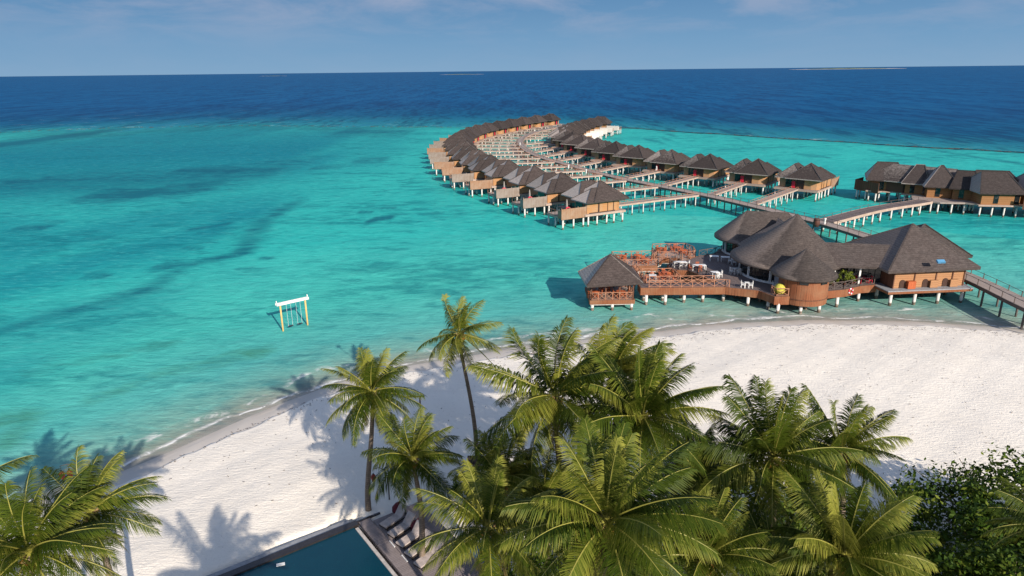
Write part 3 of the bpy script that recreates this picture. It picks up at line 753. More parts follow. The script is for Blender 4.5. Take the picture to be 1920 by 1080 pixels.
LV = [(20.5, 142.7, 208.6), (13.4, 154.8, 208), (8.0, 166.6, 205.5), (2.2, 178.2, 201), (-2.4, 189.2, 196), (-5.4, 200.7, 191), (-8.5, 212.5, 187), (-10.6, 224.5, 183), (-12.4, 236.8, 180), (-14.0, 248.6, 176), (-14.4, 260.5, 172), (-14.0, 272.2, 169), (-12.8, 284, 165), (-10.3, 295.8, 162), (-6.6, 307.3, 159), (-1.9, 319, 156), (3.6, 331.3, 153), (9.8, 344, 151), (16.8, 356.3, 149), (24.5, 368, 148)]
for i, (x, y, a) in enumerate(LV):
    k = i+1
    villa('L', 0 if i % 3 == 0 or 4 < i < 7 else 1, x, y, a, f'dark-roofed wooden water villa, {ORD[k]} of the left-hand row counting from the near end', 'water villas of the left-hand row')
    dx, dy = -cos(radians(a)), -sin(radians(a))
    t = walk_hit(x, y, dx, dy)
    if t is None or t > 40:
        q = min(WP, key=lambda p: (p.x-x)**2+(p.y-y)**2); jx, jy = q.x, q.y
    else: jx, jy = x+dx*t, y+dy*t
    jetty(jx, jy, x+cos(radians(a))*.5, y+sin(radians(a))*.5, f'narrow wooden jetty to the {ORD[k]} villa of the left-hand row')
RJ = [(50.5, 142.2, 67.3, 161.2), (44.7, 153.6, 58.1, 170.3), (35.9, 166.5, 49.2, 181.8), (27.6, 178.5, 41.4, 192.9), (21.3, 190.8, 34.6, 206.0), (16.3, 201.6, 29.6, 217.9), (12.0, 215.5, 25.2, 230.4), (8.9, 228.0, 21.5, 243.4), (6.8, 242.0, 19.4, 256.8), (4.8, 255.5, 17.9, 268.8), (4.0, 268.5, 18.2, 280.4)]
for i, (x0, y0, x1, y1) in enumerate(RJ):
    k = i+1; a = math.degrees(atan2(y1-y0, x1-x0))
    villa('R', 0, x1, y1, a if i < 9 else a-3, f'dark-roofed wooden water villa, {ORD[k]} of the right-hand row from the near end', 'water villas of the right-hand row')
    jetty(x0, y0, x1+cos(radians(a))*.5, y1+sin(radians(a))*.5, f'narrow wooden jetty to the {ORD[k]} villa of the right-hand row', 1.7)
RV = [(20.3, 291, 28), (22.4, 302, 14), (25.8, 312.6, 2), (29.8, 323, -9), (34.8, 334, -19), (40.6, 345.5, -27)]
for i, (x, y, a) in enumerate(RV):
    k = i+12
    villa('R', 2, x, y, a, f'water villa with pale terrace screen, {ORD[k]} of the right-hand row from the near end', 'water villas of the right-hand row')
    q = min(WP, key=lambda p: (p.x-x)**2+(p.y-y)**2)
    jetty(q.x, q.y, x+cos(radians(a))*.5, y+sin(radians(a))*.5, f'narrow wooden jetty to the {ORD[k]} villa of the right-hand row')
# parasols and red seats on the terraces of the nearest left villas
def parasol_closed(x, y, z, label, h=2.6):
    r = empty('parasol', (x, y, z), 0, label, 'parasol', 'folded parasols on the villa terraces')
    mb = MB(); mb.tube([(0, 0, 0), (0, 0, h)], .035, 6); mb.build('pole', 'rail_grey', r)
    mb = MB(); mb.tube([(0, 0, .8), (0, 0, 1.0), (0, 0, 1.6), (0, 0, h-.1), (0, 0, h)], [.10, .24, .2, .08, .02], 8); mb.build('canopy', 'canvas_grey', r, True)
    mb = MB(); mb.tube([(0, 0, 0), (0, 0, .08)], .3, 10); mb.build('base', 'black_metal', r)
def red_ring(x, y, z, label):
    """inflated red ring resting against the terrace rail"""
    mb = MB(); n = 16; pts = [(0.42*cos(2*pi*i/n), 0, 0.42+0.42*sin(2*pi*i/n)) for i in range(n+1)]
    mb.tube(pts, .15, 8, cap=False); o = mb.build('float_ring', 'red_paint', None, True)
    o.location = (x, y, z); o.rotation_euler = (-.5, 0, .3); tag(o, label, 'float ring', 'red rings on the villa terraces')
for i in range(3):
    x, y, a = LV[i]; c, s = cos(radians(a)), sin(radians(a))
    P = lambda u, v: (x+c*u-s*v, y+s*u+c*v)
    parasol_closed(*P(11.2, 1.2), FZ, f'folded beige parasol on the terrace of the {ORD[i+1]} villa of the left-hand row')
    red_ring(*P(12.0, 3.1), FZ+.5, f'red ring seat on the terrace of the {ORD[i+1]} villa of the left-hand row')

# ------------------------------------------------------------------ spa over the water, far right
def spa():
    r = empty('spa_building', (92, 150, 0), 0, 'row of joined dark-roofed spa houses over the water at the far right', 'building')
    def W(mb): mb.v = [(x-92, y-150, z) for x, y, z in mb.v]; return mb
    zE = FZ+2.45
    A = radians(-22)
    def house(x0, y0, w, d, ang, rise, rl, name='roof'):
        """x0,y0 near-left eave corner"""
        c, s = cos(ang), sin(ang); cx = x0+c*w/2-s*d/2; cy = y0+s*w/2+c*d/2
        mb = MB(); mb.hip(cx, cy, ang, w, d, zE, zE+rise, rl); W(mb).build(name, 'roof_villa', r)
        mb = MB(); mb.box((cx, cy, FZ+1.25), (w-1.6, d-1.6, 2.5), ang); W(mb).build('wall', 'spa_wall', r)
        mb = MB(); mb.box((cx, cy, FZ-.15), (w-.5, d-.5, .3), ang); W(mb).build('deck', 'beam_wood', r)
        for i in range(4):
            for j in range(3):
                u = (i/3-.5)*(w-2); v = (j/2-.5)*(d-2)
                pile(r, cx+c*u-s*v-92, cy+s*u+c*v-150)
        for u in (-.1, .34):
            mb = MB(); mb.box((cx+c*u*w+s*(d/2-.78), cy+s*u*w-c*(d/2-.78), FZ+1.3), (.9, .1, 2.1), ang); W(mb).build('window', 'window_glass', r)
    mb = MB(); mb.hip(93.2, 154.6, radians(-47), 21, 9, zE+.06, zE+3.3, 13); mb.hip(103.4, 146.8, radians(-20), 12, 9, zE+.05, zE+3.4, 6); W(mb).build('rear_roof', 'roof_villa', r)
    mb = MB(); mb.box((93.2, 154.6, FZ+1.2), (19, 7, 2.4), radians(-47)); W(mb).build('rear_wall', 'screen_dark', r)
    house(82.2, 157.8, 8.4, 10.5, radians(-25), 3.6, 4.2)
    house(87.6, 152.8, 5.6, 9.5, radians(-35), 3.7, 1.6)
    house(89.8, 147.6, 7.0, 9.5, radians(-22), 4.1, .5)
    house(93.6, 145.0, 6.0, 9.5, radians(-28), 3.3, 3.2)
    house(96.0, 138.6, 8.8, 11, radians(-10), 3.7, 4.8)
    house(104.6, 137.4, 9.0, 11.0, radians(-10), 3.9, 4.0)
    mb = MB()
    for p, q in [((82.0, 162.3), (84.2, 155.6)), ((82.0, 162.3), (85.5, 165.5)), ((103.5, 136.3), (112, 132.5))]:
        mb.bar((p[0], p[1], FZ+.7), (q[0], q[1], FZ+.7), .1, 2.4)
    W(mb).build('privacy_screen', 'screen_dark', r)
    mb = MB(); mb.prism([(82.2, 162), (84.3, 155.8), (88, 158), (86, 165)], FZ-.3, FZ); W(mb).build('terrace', 'deck_wood', r)
    for x, y in ((82.4, 161.6), (83.2, 159), (84.2, 156.4), (84, 163.4), (86, 164.2)): pile(r, x-92, y-150)
    # entrance platform
    mb = MB(); mb.prism([(86.8, 146.2), (90.4, 142.2), (95.2, 141.4), (97, 139.4), (97.5, 142.5), (92, 149.5), (89, 150.5)], FZ-.32, FZ-.02); W(mb).build('entrance_platform', 'deck_wood', r)
    for x, y in ((88, 145.5), (90.5, 142.8), (93, 142.2), (95.4, 141.8), (90, 147)): pile(r, x-92, y-150)
spa()
def wide_bridge():
    a = at(1548, 414, FZ); b2 = Vector((88.6, 144.6, FZ)); P = catmull([a, at(1640, 391, FZ), at(1715, 379, FZ), b2], 1.5)
    r = empty('spa_bridge', (0, 0, 0), 0, 'wide grey wooden bridge on white piles running to the spa at the right', 'bridge')
    mb = MB(); strip(mb, offset(P, -1.5), offset(P, 1.5), FZ-.13, FZ-.008); mb.build('walk_deck', 'deck_dark', r)
    for s in (-1, 1):
        mb = MB(); strip(mb, offset(P, s*1.505), offset(P, s*1.65), FZ-.5, FZ+.01); mb.build('edge_beam', 'beam_wood', r)
        mb = MB(); E2 = offset(P, s*1.4)
        for i in range(0, len(E2), 2): mb.bar(E2[i], E2[i]+Vector((0, 0, .6)), .07)
        for p, q in zip(E2, E2[1:]): mb.bar(p+Vector((0, 0, .6)), q+Vector((0, 0, .6)), .05)
        mb.build('railing', 'rail_grey', r)
    for s in (-1.35, 1.35):
        E2 = offset(P, s)
        for i in range(2, len(E2), 2): pile(r, E2[i].x, E2[i].y, PILE)
wide_bridge()
p = at(1530, 425, FZ)
r = empty('barrel', (p.x, p.y, FZ), 0, 'dark brown wooden barrel at the fork of the boardwalk', 'barrel')
mb = MB(); mb.tube([(0, 0, 0), (0, 0, .3), (0, 0, .75), (0, 0, 1.2), (0, 0, 1.5)], [.42, .52, .56, .52, .42], 14); mb.build('body', 'barrel_brown', r, True)
for z in (.28, 1.2):
    mb = MB(); mb.tube([(0, 0, z), (0, 0, z+.08)], .55, 14); mb.build('hoop', 'black_metal', r)
mb = MB(); mb.tube([(0, 0, 1.5), (0, 0, 1.56)], .45, 14); mb.build('lid', 'rail_grey', r)
def bollard(px_, py_, label):
    p = at(px_, py_, FZ); r = empty('bollard_lamp', (p.x, p.y, FZ), 0, label, 'bollard lamp', 'white bollard lamps on the boardwalk')
    mb = MB(); mb.tube([(0, 0, 0), (0, 0, .9)], .16, 10); mb.build('post', 'white_paint', r)
    mb = MB(); mb.tube([(0, 0, .9), (0, 0, 1.05), (0, 0, 1.12)], [.24, .24, .1], 10); mb.build('cap', 'white_paint', r)
bollard(1546, 420, 'white bollard lamp beside the brown barrel on the boardwalk')
bollard(1066, 316, 'white bollard lamp on the boardwalk where it meets the sixth right-hand jetty')
bollard(1099, 325, 'white bollard lamp on the boardwalk where it meets the fifth right-hand jetty')
bollard(975, 273, 'white bollard lamp on the outer bend of the boardwalk')

# ------------------------------------------------------------------ people (far off, a few pixels tall)
def person(x, y, z, rz, label, top='white_paint', legs='white_paint'):
    r = empty('person', (x, y, z), rz, label, 'person')
    me = bpy.data.meshes.new('body'); 
    V = [(0, 0, .93), (0, 0, 1.18), (0, 0, 1.42), (0, 0, 1.52), (0, .01, 1.62), (0, .01, 1.74), (.19, 0, 1.40), (.25, .02, 1.13), (.24, .12, .90), (-.19, 0, 1.40), (-.26, -.02, 1.13), (-.24, .06, .88), (.1, 0, .88), (.11, .1, .48), (.11, .02, .07), (.11, .14, .03), (-.1, 0, .88), (-.11, -.06, .48), (-.11, -.16, .07), (-.11, -.04, .03)]
    E_ = [(0, 1), (1, 2), (2, 3), (3, 4), (4, 5), (2, 6), (6, 7), (7, 8), (2, 9), (9, 10), (10, 11), (0, 12), (12, 13), (13, 14), (14, 15), (0, 16), (16, 17), (17, 18), (18, 19)]
    R_ = [.14, .13, .15, .055, .09, .08, .06, .045, .035, .06, .045, .035, .09, .06, .045, .03, .09, .06, .045, .03]
    me.from_pydata(V, E_, []); ob = bpy.data.objects.new('body', me); col.objects.link(ob); ob.parent = r
    md = ob.modifiers.new('skin', 'SKIN'); ob.modifiers.new('sub', 'SUBSURF').levels = 1
    for i, rr2 in enumerate(R_): me.skin_vertices[0].data[i].radius = (rr2, rr2*.8)
    me.skin_vertices[0].data[0].use_root = True; me.materials.append(M['skin'])
    mb = MB(); mb.tube([(0, 0, .9), (0, 0, 1.15), (0, 0, 1.36), (0, 0, 1.5)], [.19, .165, .19, .08], 12); mb.build('shirt', top, r, True)
    mb = MB()
    for s, k in ((1, 1), (-1, -1)): mb.tube([(s*.1, 0, .92), (s*.11, k*.06, .5), (s*.11, -k*.01 if s > 0 else -.14, .12)], [.12, .09, .075], 8)
    mb.build('trousers', legs, r, True)
    mb = MB(); mb.tube([(0, -.01, 1.68), (0, -.01, 1.75), (0, -.01, 1.81), (0, -.01, 1.84)], [.105, .11, .08, .02], 10); mb.build('hair', 'black_metal', r, True)
x1, y1 = RJ[3][2:]
person(x1-.6, y1-.9, FZ, radians(-40), 'person in white at the door of the fourth right-hand villa')

# ------------------------------------------------------------------ restaurant
DZ = 2.3
RC = Vector((38.5, 92.4, 0)); CR = 7.5
R0 = empty('round_restaurant', (RC.x, RC.y, 0), 0, 'round thatched restaurant with tall conical roof, curved glass walls and wooden turret', 'restaurant')
def LO(mb, o=RC): mb.v = [(x-o.x, y-o.y, z) for x, y, z in mb.v]; return mb
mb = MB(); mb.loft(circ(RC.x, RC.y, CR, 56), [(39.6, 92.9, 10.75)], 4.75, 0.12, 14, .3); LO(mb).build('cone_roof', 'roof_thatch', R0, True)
hc = [(37.9, 105.0), (42.2, 103.6)]
ev = circ(38.3, 104.9, 6.1, 26, radians(80), radians(268))+circ(42.2, 102.8, 4.7, 16, radians(-80), radians(72))
mb = MB(); mb.loft(ev, [(36.8, 105.2, 8.75), (42.6, 103.4, 8.75)], 4.75, 0.0, 12, .3)
LO(mb).build('hall_roof', 'roof_thatch', R0, True)
mb = MB(); mb.loft([(34.2, 100.5), (34.3, 96.5), (35.5, 93), (43.5, 93), (45.5, 96.5), (46.0, 101.5)], [(40.6, 103.2, 8.3), (40.0, 95.0, 8.3)], 4.68, 0.0, 8, .28)
LO(mb).build('linking_roof', 'roof_thatch', R0)
def curved_wall(cx, cy, r, a0, a1, n, z0, z1, par, org, every=2):
    """glass panes in a curve, white posts and sills"""
    for i in range(n):
        t0 = a0+(a1-a0)*i/n; t1 = a0+(a1-a0)*(i+1)/n
        g2 = MB(); A_ = (cx+r*cos(t0), cy+r*sin(t0)); B_ = (cx+r*cos(t1), cy+r*sin(t1))
        g2.bar((A_[0], A_[1], (z0+z1)/2), (B_[0], B_[1], (z0+z1)/2), .06, z1-z0); LO(g2, org)
        w = g2.build('window', 'window_glass', par)
        f2 = MB(); mx = ((A_[0]+B_[0])/2, (A_[1]+B_[1])/2)
        rr2 = 1.006
        q = lambda p: (cx+(p[0]-cx)*rr2, cy+(p[1]-cy)*rr2)
        for p in ((A_[0]*.67+B_[0]*.33, A_[1]*.67+B_[1]*.33), (A_[0]*.33+B_[0]*.67, A_[1]*.33+B_[1]*.67)):
            p = q(p); f2.bar((p[0], p[1], z0), (p[0], p[1], z1), .07)
        LO(f2, org).build('frame', 'black_metal', w)
    for i in range(0, n+1, every):
        mb = MB(); t = a0+(a1-a0)*i/n; x, y = cx+(r+.06)*cos(t), cy+(r+.06)*sin(t)
        mb.bar((x, y, z0), (x, y, z1+.1), .26, .26)
        LO(mb, org).build('post', 'white_paint', par)
    mb = MB()
    for i in range(n*2):
        t0 = a0+(a1-a0)*i/(n*2); t1 = a0+(a1-a0)*(i+1)/(n*2)
        mb.bar((cx+(r+.1)*cos(t0), cy+(r+.1)*sin(t0), z0+.13), (cx+(r+.1)*cos(t1), cy+(r+.1)*sin(t1), z0+.13), .2, .26)
    LO(mb, org).build('sill', 'white_paint', par)
curved_wall(RC.x, RC.y, 6.0, radians(165), radians(330), 10, DZ, 4.75, R0, RC, 2)
curved_wall(38.8, 104.6, 5.2, radians(150), radians(262), 6, DZ, 4.75, R0, RC, 2)
# turret
TC = (37.6, 84.0)
mb = MB(); mb.loft(circ(TC[0]+.15, TC[1]+.55, 4.05, 44), [(TC[0]+.15, TC[1]+.55, 7.95)], 4.78, 0.06, 10, .26)
mb.v = [tuple(v) for v in mb.v]; t_roof = LO(mb).build('turret_roof', 'roof_thatch', R0, True)
mb = MB(); mb.prism(circ(TC[0], TC[1], 3.0, 36), 1.25, 4.8); tw = LO(mb).build('turret_wall', 'red_wood', R0)
mb = MB(); mb.prism(circ(TC[0], TC[1], 3.06, 36), 1.98, 2.08); LO(mb).build('trim_band', 'screen_dark', tw)
for a in (-112, -62):
    t = radians(a); mb = MB(); x, y = TC[0]+3.03*cos(t), TC[1]+3.03*sin(t)
    mb.box((x, y, 4.28), (.12, 1.05, .4), t); LO(mb).build('vent_window', 'window_glass', tw)
mb = MB(); mb.prism([(35.0, 85.0), (40.0, 85.0), (40.0, 87.0), (35.0, 87.0)], DZ, 4.7); LO(mb).build('turret_link', 'stone_pale', R0)
for x, y in ((36.73, 81.9), (39.3, 82.4), (38.1, 83.6)): pile(R0, x-RC.x, y-RC.y, PILE_R)

# glazed gallery
G0 = empty('gallery', (46.5, 88.8, 0), 0, 'long low thatched gallery with glass front linking the round restaurant and the kitchen', 'gallery')
GO = Vector((46.5, 88.8, 0))
mb = MB(); mb.loft([(41.5, 86.9), (44, 86.6), (48.5, 85.7), (51.5, 85.2), (53, 92.6), (42.5, 94.2)], [(42.6, 90.6, 7.2), (51.4, 88.9, 7.15)], 4.95, 0.0, 8, .28); LO(mb, GO).build('roof', 'roof_grey', G0)
gp = [(43.4, 88.6), (44.9, 88.3), (46.4, 88.1), (47.9, 87.8), (49.4, 87.5)]
for a, b2 in zip(gp, gp[1:]):
    mb = MB(); mb.bar((a[0], a[1], 3.6), (b2[0], b2[1], 3.6), .06, 2.5); w = LO(mb, GO).build('window', 'window_glass', G0)
    mb = MB()
    for t in (0, .5): mb.bar((a[0]+(b2[0]-a[0])*t, a[1]+(b2[1]-a[1])*t-.06, DZ), (a[0]+(b2[0]-a[0])*t, a[1]+(b2[1]-a[1])*t-.06, 4.8), .07)
    LO(mb, GO).build('frame', 'black_metal', w)
for x, y in ((43.2, 87.6), (46.3, 87.0)):
    mb = MB(); mb.bar((x, y, DZ), (x, y, 4.9), .22); LO(mb, GO).build('column', 'white_paint', G0)

# kitchen block
K0 = empty('kitchen_building', (54.5, 90.5, 0), 0, 'square orange-timber building with large grey pyramid roof beside the boardwalk', 'building')
KO = Vector((54.5, 90.5, 0))
def pyr(mb, c, apex, zE, th=.28, mi=0):
    n = len(c)
    for i in range(n):
        a = Vector((c[i][0], c[i][1], zE)); b2 = Vector((c[(i+1) % n][0], c[(i+1) % n][1], zE)); A_ = Vector(apex); rows = 6
        vs = []
        for k in range(rows+1):
            t = k/rows; vs += [a+(A_-a)*t, b2+(A_-b2)*t]
        mb.add(vs, [(2*k, 2*k+1, 2*k+3, 2*k+2) for k in range(rows)], mi)
        mb.add([a, b2, b2-Vector((0, 0, th)), a-Vector((0, 0, th))], [(0, 3, 2, 1)], mi)
        mb.bar(a+Vector((0, 0, .03)), A_+Vector((0, 0, .03)), .22, .12, mi)
    mb.add([(p[0], p[1], zE-th) for p in c], [tuple(range(n-1, -1, -1))], mi)
mb = MB(); pyr(mb, [(48.1, 83.5), (60.8, 84.9), (60.2, 97.5), (47.8, 97.3)], (54.3, 90.4, 9.65), 5.0); rfk = LO(mb, KO).build('roof', 'roof_grey', K0)
mb = MB(); pyr(mb, [(52.0, 89.5), (63.5, 90.7), (62.5, 101.5), (51.5, 100.5)], (57.3, 92.6, 9.1), 4.98); LO(mb, KO).build('rear_roof', 'roof_grey', K0)
p = at(1764, 491, 6.3); mb = MB(); mb.box((p.x, p.y, 6.35), (1.0, .5, .22), 0.05, 0, Matrix.Rotation(radians(30), 3, 'X')); sk = LO(mb, KO).build('skylight', 'blue_glass', rfk)
kw = [(49.7, 84.9), (59.6, 85.9), (59.3, 96.5), (49.0, 96.2)]
mb = MB(); mb.prism(kw, DZ, 4.85); LO(mb, KO).build('wall', 'kitchen_wood', K0)
mb = MB(); mb.prism([(49.66, 84.86), (49.72, 84.95), (49.05, 96.0), (48.9, 96.0)], DZ, 4.86); LO(mb, KO).build('dark_side_wall', 'screen_dark', K0)
fd = Vector((9.9, 1.0, 0)).normalized(); fn = Vector((fd.y, -fd.x, 0))
def kp(u, out=0): return Vector((49.7, 84.9, 0))+fd*u+fn*out
for u in (0.06, 2.9, 5.9, 8.2, 9.86): q = kp(u, .04); mb = MB(); mb.bar((q.x, q.y, DZ), (q.x, q.y, 4.85), .13); LO(mb, KO).build('wall_post', 'screen_dark', K0)
for u in (1.6, 4.9, 7.2): mb = MB(); q = kp(u, .03); mb.box((q.x, q.y, 4.50), (1.4, .08, .42), atan2(fd.y, fd.x)); LO(mb, KO).build('high_window', 'window_glass', K0)
for i, u in enumerate((1.3, 4.5, 7.3)):
    mb = MB(); q = kp(u, .02); n = 10
    prof = [(-.38, 0), (.38, 0), (.38, .75)]+[(.38*cos(pi*k/n), .75+.35*sin(pi*k/n)) for k in range(1, n)]+[(-.38, .75)]
    vs = [(q+fd*a+fn*.05+Vector((0, 0, DZ+.03+b2))) for a, b2 in prof]+[(q+fd*a-fn*.05+Vector((0, 0, DZ+.03+b2))) for a, b2 in prof]
    k = len(prof); mb.add(vs, [tuple(range(k))[::-1], tuple(range(k, 2*k))]+[(j, (j+1) % k, k+(j+1) % k, k+j) for j in range(k)]); LO(mb, KO).build('arched_doorway', 'door_dark', K0)
    mb = MB(); q = kp(u+1.0, .35); mb.box((q.x, q.y, DZ+.52), (1.05, .5 if i == 0 else .2, 1.0), atan2(fd.y, fd.x)); LO(mb, KO).build('storage_locker', 'furniture_wood' if i == 0 else 'kitchen_wood', K0)
mb = MB(); mb.prism([(48.6, 83.7), (60.3, 84.7), (60.3, 97), (48, 97), (48.2, 86.6)], DZ-.12, DZ-.002); LO(mb, KO).build('plinth_deck', 'stone_pale', K0)
mb = MB(); mb.prism([(48.65, 83.75), (60.25, 84.75), (60.25, 96.9), (48.1, 96.9), (48.3, 86.6)], DZ-.45, DZ-.121); LO(mb, KO).build('edge_beam', 'red_wood', K0)
for y0 in (0, 3.4, 7.5, 11):
    for x, y in ((49.6, 84.7), (52.9, 84.95), (56.2, 85.3), (59.5, 85.6)): pile(K0, x-KO.x, y+y0-KO.y, PILE_R, .45)

# deck of the restaurant
D0 = empty('restaurant_deck', (30, 90, 0), 0, 'large weathered timber deck on white piles in front of the round restaurant', 'deck')
DO = Vector((30, 90, 0))
main = [(17.2, 86.35), (28.3, 86.3), (32.2, 84.6), (33.35, 82.2), (35.3, 82.2), (36, 84), (40.4, 84.0), (43.4, 84.7), (46.3, 86.2), (48.5, 86.6), (48.5, 95), (47, 108), (33.5, 106.5), (31.8, 103.4), (28.8, 101.9), (26.4, 99.9), (24.4, 98.9), (23.2, 97.4), (23.1, 95.9), (24.0, 94.7), (25.4, 94.4), (26.3, 92.6), (26.9, 90.5), (28.0, 88.9), (27.6, 88.4), (17.2, 88.4)]
mb = MB(); mb.prism(main, DZ-.14, DZ); LO(mb, DO).build('floor', 'deck_dark', D0)
def skirt(mb, pts, z0, z1, w=.1):
    for a, b2 in zip(pts, pts[1:]): mb.bar((a[0], a[1], (z0+z1)/2), (b2[0], b2[1], (z0+z1)/2), w, z1-z0)
mb = MB(); skirt(mb, [(17.1, 88.4), (17.1, 86.28), (28.3, 86.22), (32.15, 84.5), (33.3, 82.1)], 1.32, 2.32); LO(mb, DO).build('fascia', 'red_wood', D0)
mb = MB(); skirt(mb, [(33.3, 82.1), (35.2, 82.1)], 1.22, 2.32, .12); LO(mb, DO).build('fascia', 'red_wood', D0)
mb = MB(); skirt(mb, [(40.3, 83.9), (43.4, 84.6), (46.3, 86.1), (48.5, 86.5)], 1.32, 2.32); LO(mb, DO).build('fascia', 'red_wood', D0)
mb = MB(); skirt(mb, [(31.8, 103.5), (28.7, 102), (26.3, 100), (24.3, 99), (23.1, 97.5), (23.0, 95.8), (23.9, 94.6), (25.3, 94.3), (26.2, 92.6), (26.8, 90.5), (27.9, 88.9)], 1.35, 2.3); LO(mb, DO).build('fascia', 'red_wood', D0)
def railing(par, org, pts, z, mat='rail_wood', h=1.0, cross=True, step=1.5):
    mb = MB()
    for a, b2 in zip(pts, pts[1:]):
        a = Vector((a[0], a[1], z)); b2 = Vector((b2[0], b2[1], z)); Ln = (b2-a).length; n = max(1, round(Ln/step))
        U = Vector((0, 0, h))
        mb.bar(a+U, b2+U, .09, .07); mb.bar(a+U*.12, b2+U*.12, .05)
        for i in range(n+1):
            q = a+(b2-a)*i/n; mb.bar(q, q+U*1.05, .08)
            if i < n and cross:
                q2 = a+(b2-a)*(i+1)/n
                mb.bar(q+U*.12, q2+U*.95, .045); mb.bar(q+U*.95, q2+U*.12, .045)
    return LO(mb, org).build('railing', mat, par)
railing(D0, DO, [(18.2, 86.45), (28.3, 86.4), (28.8, 86.2)], DZ)
railing(D0, DO, [(18.2, 88.3), (27.4, 88.3)], DZ)
railing(D0, DO, [(33.4, 83.6), (33.5, 82.3), (35.1, 82.3)], DZ)
railing(D0, DO, [(40.6, 84.3), (43.3, 84.9), (46.2, 86.4), (48.3, 86.8)], DZ, 'rail_grey')
railing(D0, DO, [(27.9, 89.0), (26.9, 90.6), (26.3, 92.7), (25.4, 94.5), (24.1, 94.8), (23.25, 96.0), (23.35, 97.3), (24.5, 98.8), (25.6, 99.5)], DZ, 'rail_grey')
railing(D0, DO, [(28.9, 101.8), (31.8, 103.3), (33.2, 104.6)], DZ, 'rail_grey')
for p in [(1211, 571.3), (1246.8, 571.3), (1281.8, 567), (1317, 566), (1355.6, 564.5), (1401.4, 573.6), (1439.2, 579.4), (1457.6, 587.4), (1568, 575.6), (1608, 564.4), (1641.9, 559.4)]:
    q = at(*p, 0); pile(D0, q.x-30, q.y-90, PILE_R); pile(D0, q.x-30, q.y-90+(1.7 if q.x < 28 else 3.0), PILE_R)
for x, y in ((24.3, 96), (26.5, 94), (28, 92), (30, 95), (29.5, 99.5), (33, 102), (30.5, 88.5), (34, 88)): pile(D0, x-30, y-90, PILE_R)
# lifebuoy hung on the fascia
p = at(1589, 546, 1.9)
n = 20; mb = MB(); pts = [(0.36*cos(2*pi*i/n), 0, 0.36*sin(2*pi*i/n)) for i in range(n+1)]; mb.tube(pts, .1, 8, cap=False)
lb = mb.build('lifebuoy', 'red_paint', None, True); lb.location = (44.4, 84.98, 1.95); lb.rotation_euler = (0, 0, radians(27)); tag(lb, 'red and white lifebuoy hung on the deck edge right of the turret', 'lifebuoy')
for a in (20, 110, 200, 290):
    mb = MB(); pts = [(0.36*cos(radians(a+k)), 0, 0.36*sin(radians(a+k))) for k in (-16, -5, 5, 16)]; mb.tube(pts, .108, 8); mb.build('white_band', 'white_paint', lb, True)

# small dining decks over the water
def dining_deck(poly, z, label, piles, rail, bottom=.75, org=None):
    o = Vector((sum(p[0] for p in poly)/len(poly), sum(p[1] for p in poly)/len(poly), 0))
    r = empty('dining_deck', o, 0, label, 'deck', 'small dining decks over the lagoon')
    mb = MB(); mb.prism(poly, z-.12, z); LO(mb, o).build('floor', 'deck_wood', r)
    mb = MB(); skirt(mb, poly+[poly[0]], z-bottom, z+.015); LO(mb, o).build('fascia', 'red_wood', r)
    mb = MB(); mb.prism([(o.x+(p[0]-o.x)*.94, o.y+(p[1]-o.y)*.94) for p in poly], z-bottom-.22, z-bottom-.02); LO(mb, o).build('pile_cap_beam', 'coping', r)
    for seg in rail: railing(r, o, seg, z)
    for x, y in piles: pile(r, x-o.x, y-o.y, PILE_R)
    return r
P2 = [(15.6, 96.8), (21.5, 96.9), (21.6, 101.9), (15.4, 101.7)]
dining_deck(P2, DZ, 'square dining deck with red wooden tables behind the thatched pavilion', [(16.6, 97.4), (20.9, 97.4), (16.4, 101), (20.9, 101.2), (18.7, 97.4)], [[P2[0], P2[3], P2[2], (21.6, 99.9)], [(21.5, 98.3), P2[1], P2[0]]])
P3 = [(22.4, 101.6), (25.4, 100.9), (28.3, 101.6), (28.6, 104.2), (27.9, 106.4), (22.6, 106.2), (22.0, 103.8)]
dining_deck(P3, DZ, 'six-sided dining deck farthest out in the lagoon beyond the others', [(23, 102.2), (25.4, 101.7), (27.8, 102.2), (27.6, 105.6), (23.1, 105.4)], [[(25.4, 100.9), P3[0], P3[6], P3[5], P3[4], P3[3], P3[2], (27.0, 101.2)]])
P4 = [(18.3, 88.45), (22.9, 88.45), (22.6, 92.2), (18.2, 92.2)]
dining_deck(P4, DZ-.01, 'middle dining deck between pavilion and restaurant beside the promenade', [(18.9, 91.8), (22.2, 91.8), (20.6, 90)], [[(18.3, 92.1), (22.55, 92.1), (22.85, 88.6)]])
def bridge(a, b2, w, label):
    a = Vector((a[0], a[1], 0)); b2 = Vector((b2[0], b2[1], 0)); d = b2-a; an = atan2(d.y, d.x)
    r = empty('footbridge', a, an, label, 'footbridge', 'footbridges between the dining decks')
    mb = MB(); mb.box((d.length/2, 0, DZ-.1), (d.length, w, .12)); mb.build('floor', 'deck_wood', r)
    mb = MB()
    for s in (-1, 1): mb.bar((0, s*w/2, DZ-.25), (d.length, s*w/2, DZ-.25), .1, .5)
    mb.build('fascia', 'red_wood', r)
    for s in (-1, 1): railing(r, Vector((0, 0, 0)), [(0.1, s*w/2*.92), (d.length-.1, s*w/2*.92)], DZ)
    pile(r, d.length/2, 0, PILE_R)
bridge((21.65, 99.1), (22.9, 101.4), 1.3, 'short footbridge from the square dining deck to the six-sided deck')
bridge((26.4, 101.0), (26.6, 100.1), 1.5, 'short footbridge from the six-sided deck to the restaurant deck')
bridge((17.2, 96.7), (17.4, 88.5), 1.3, 'footbridge behind the pavilion joining the promenade and the square dining deck')

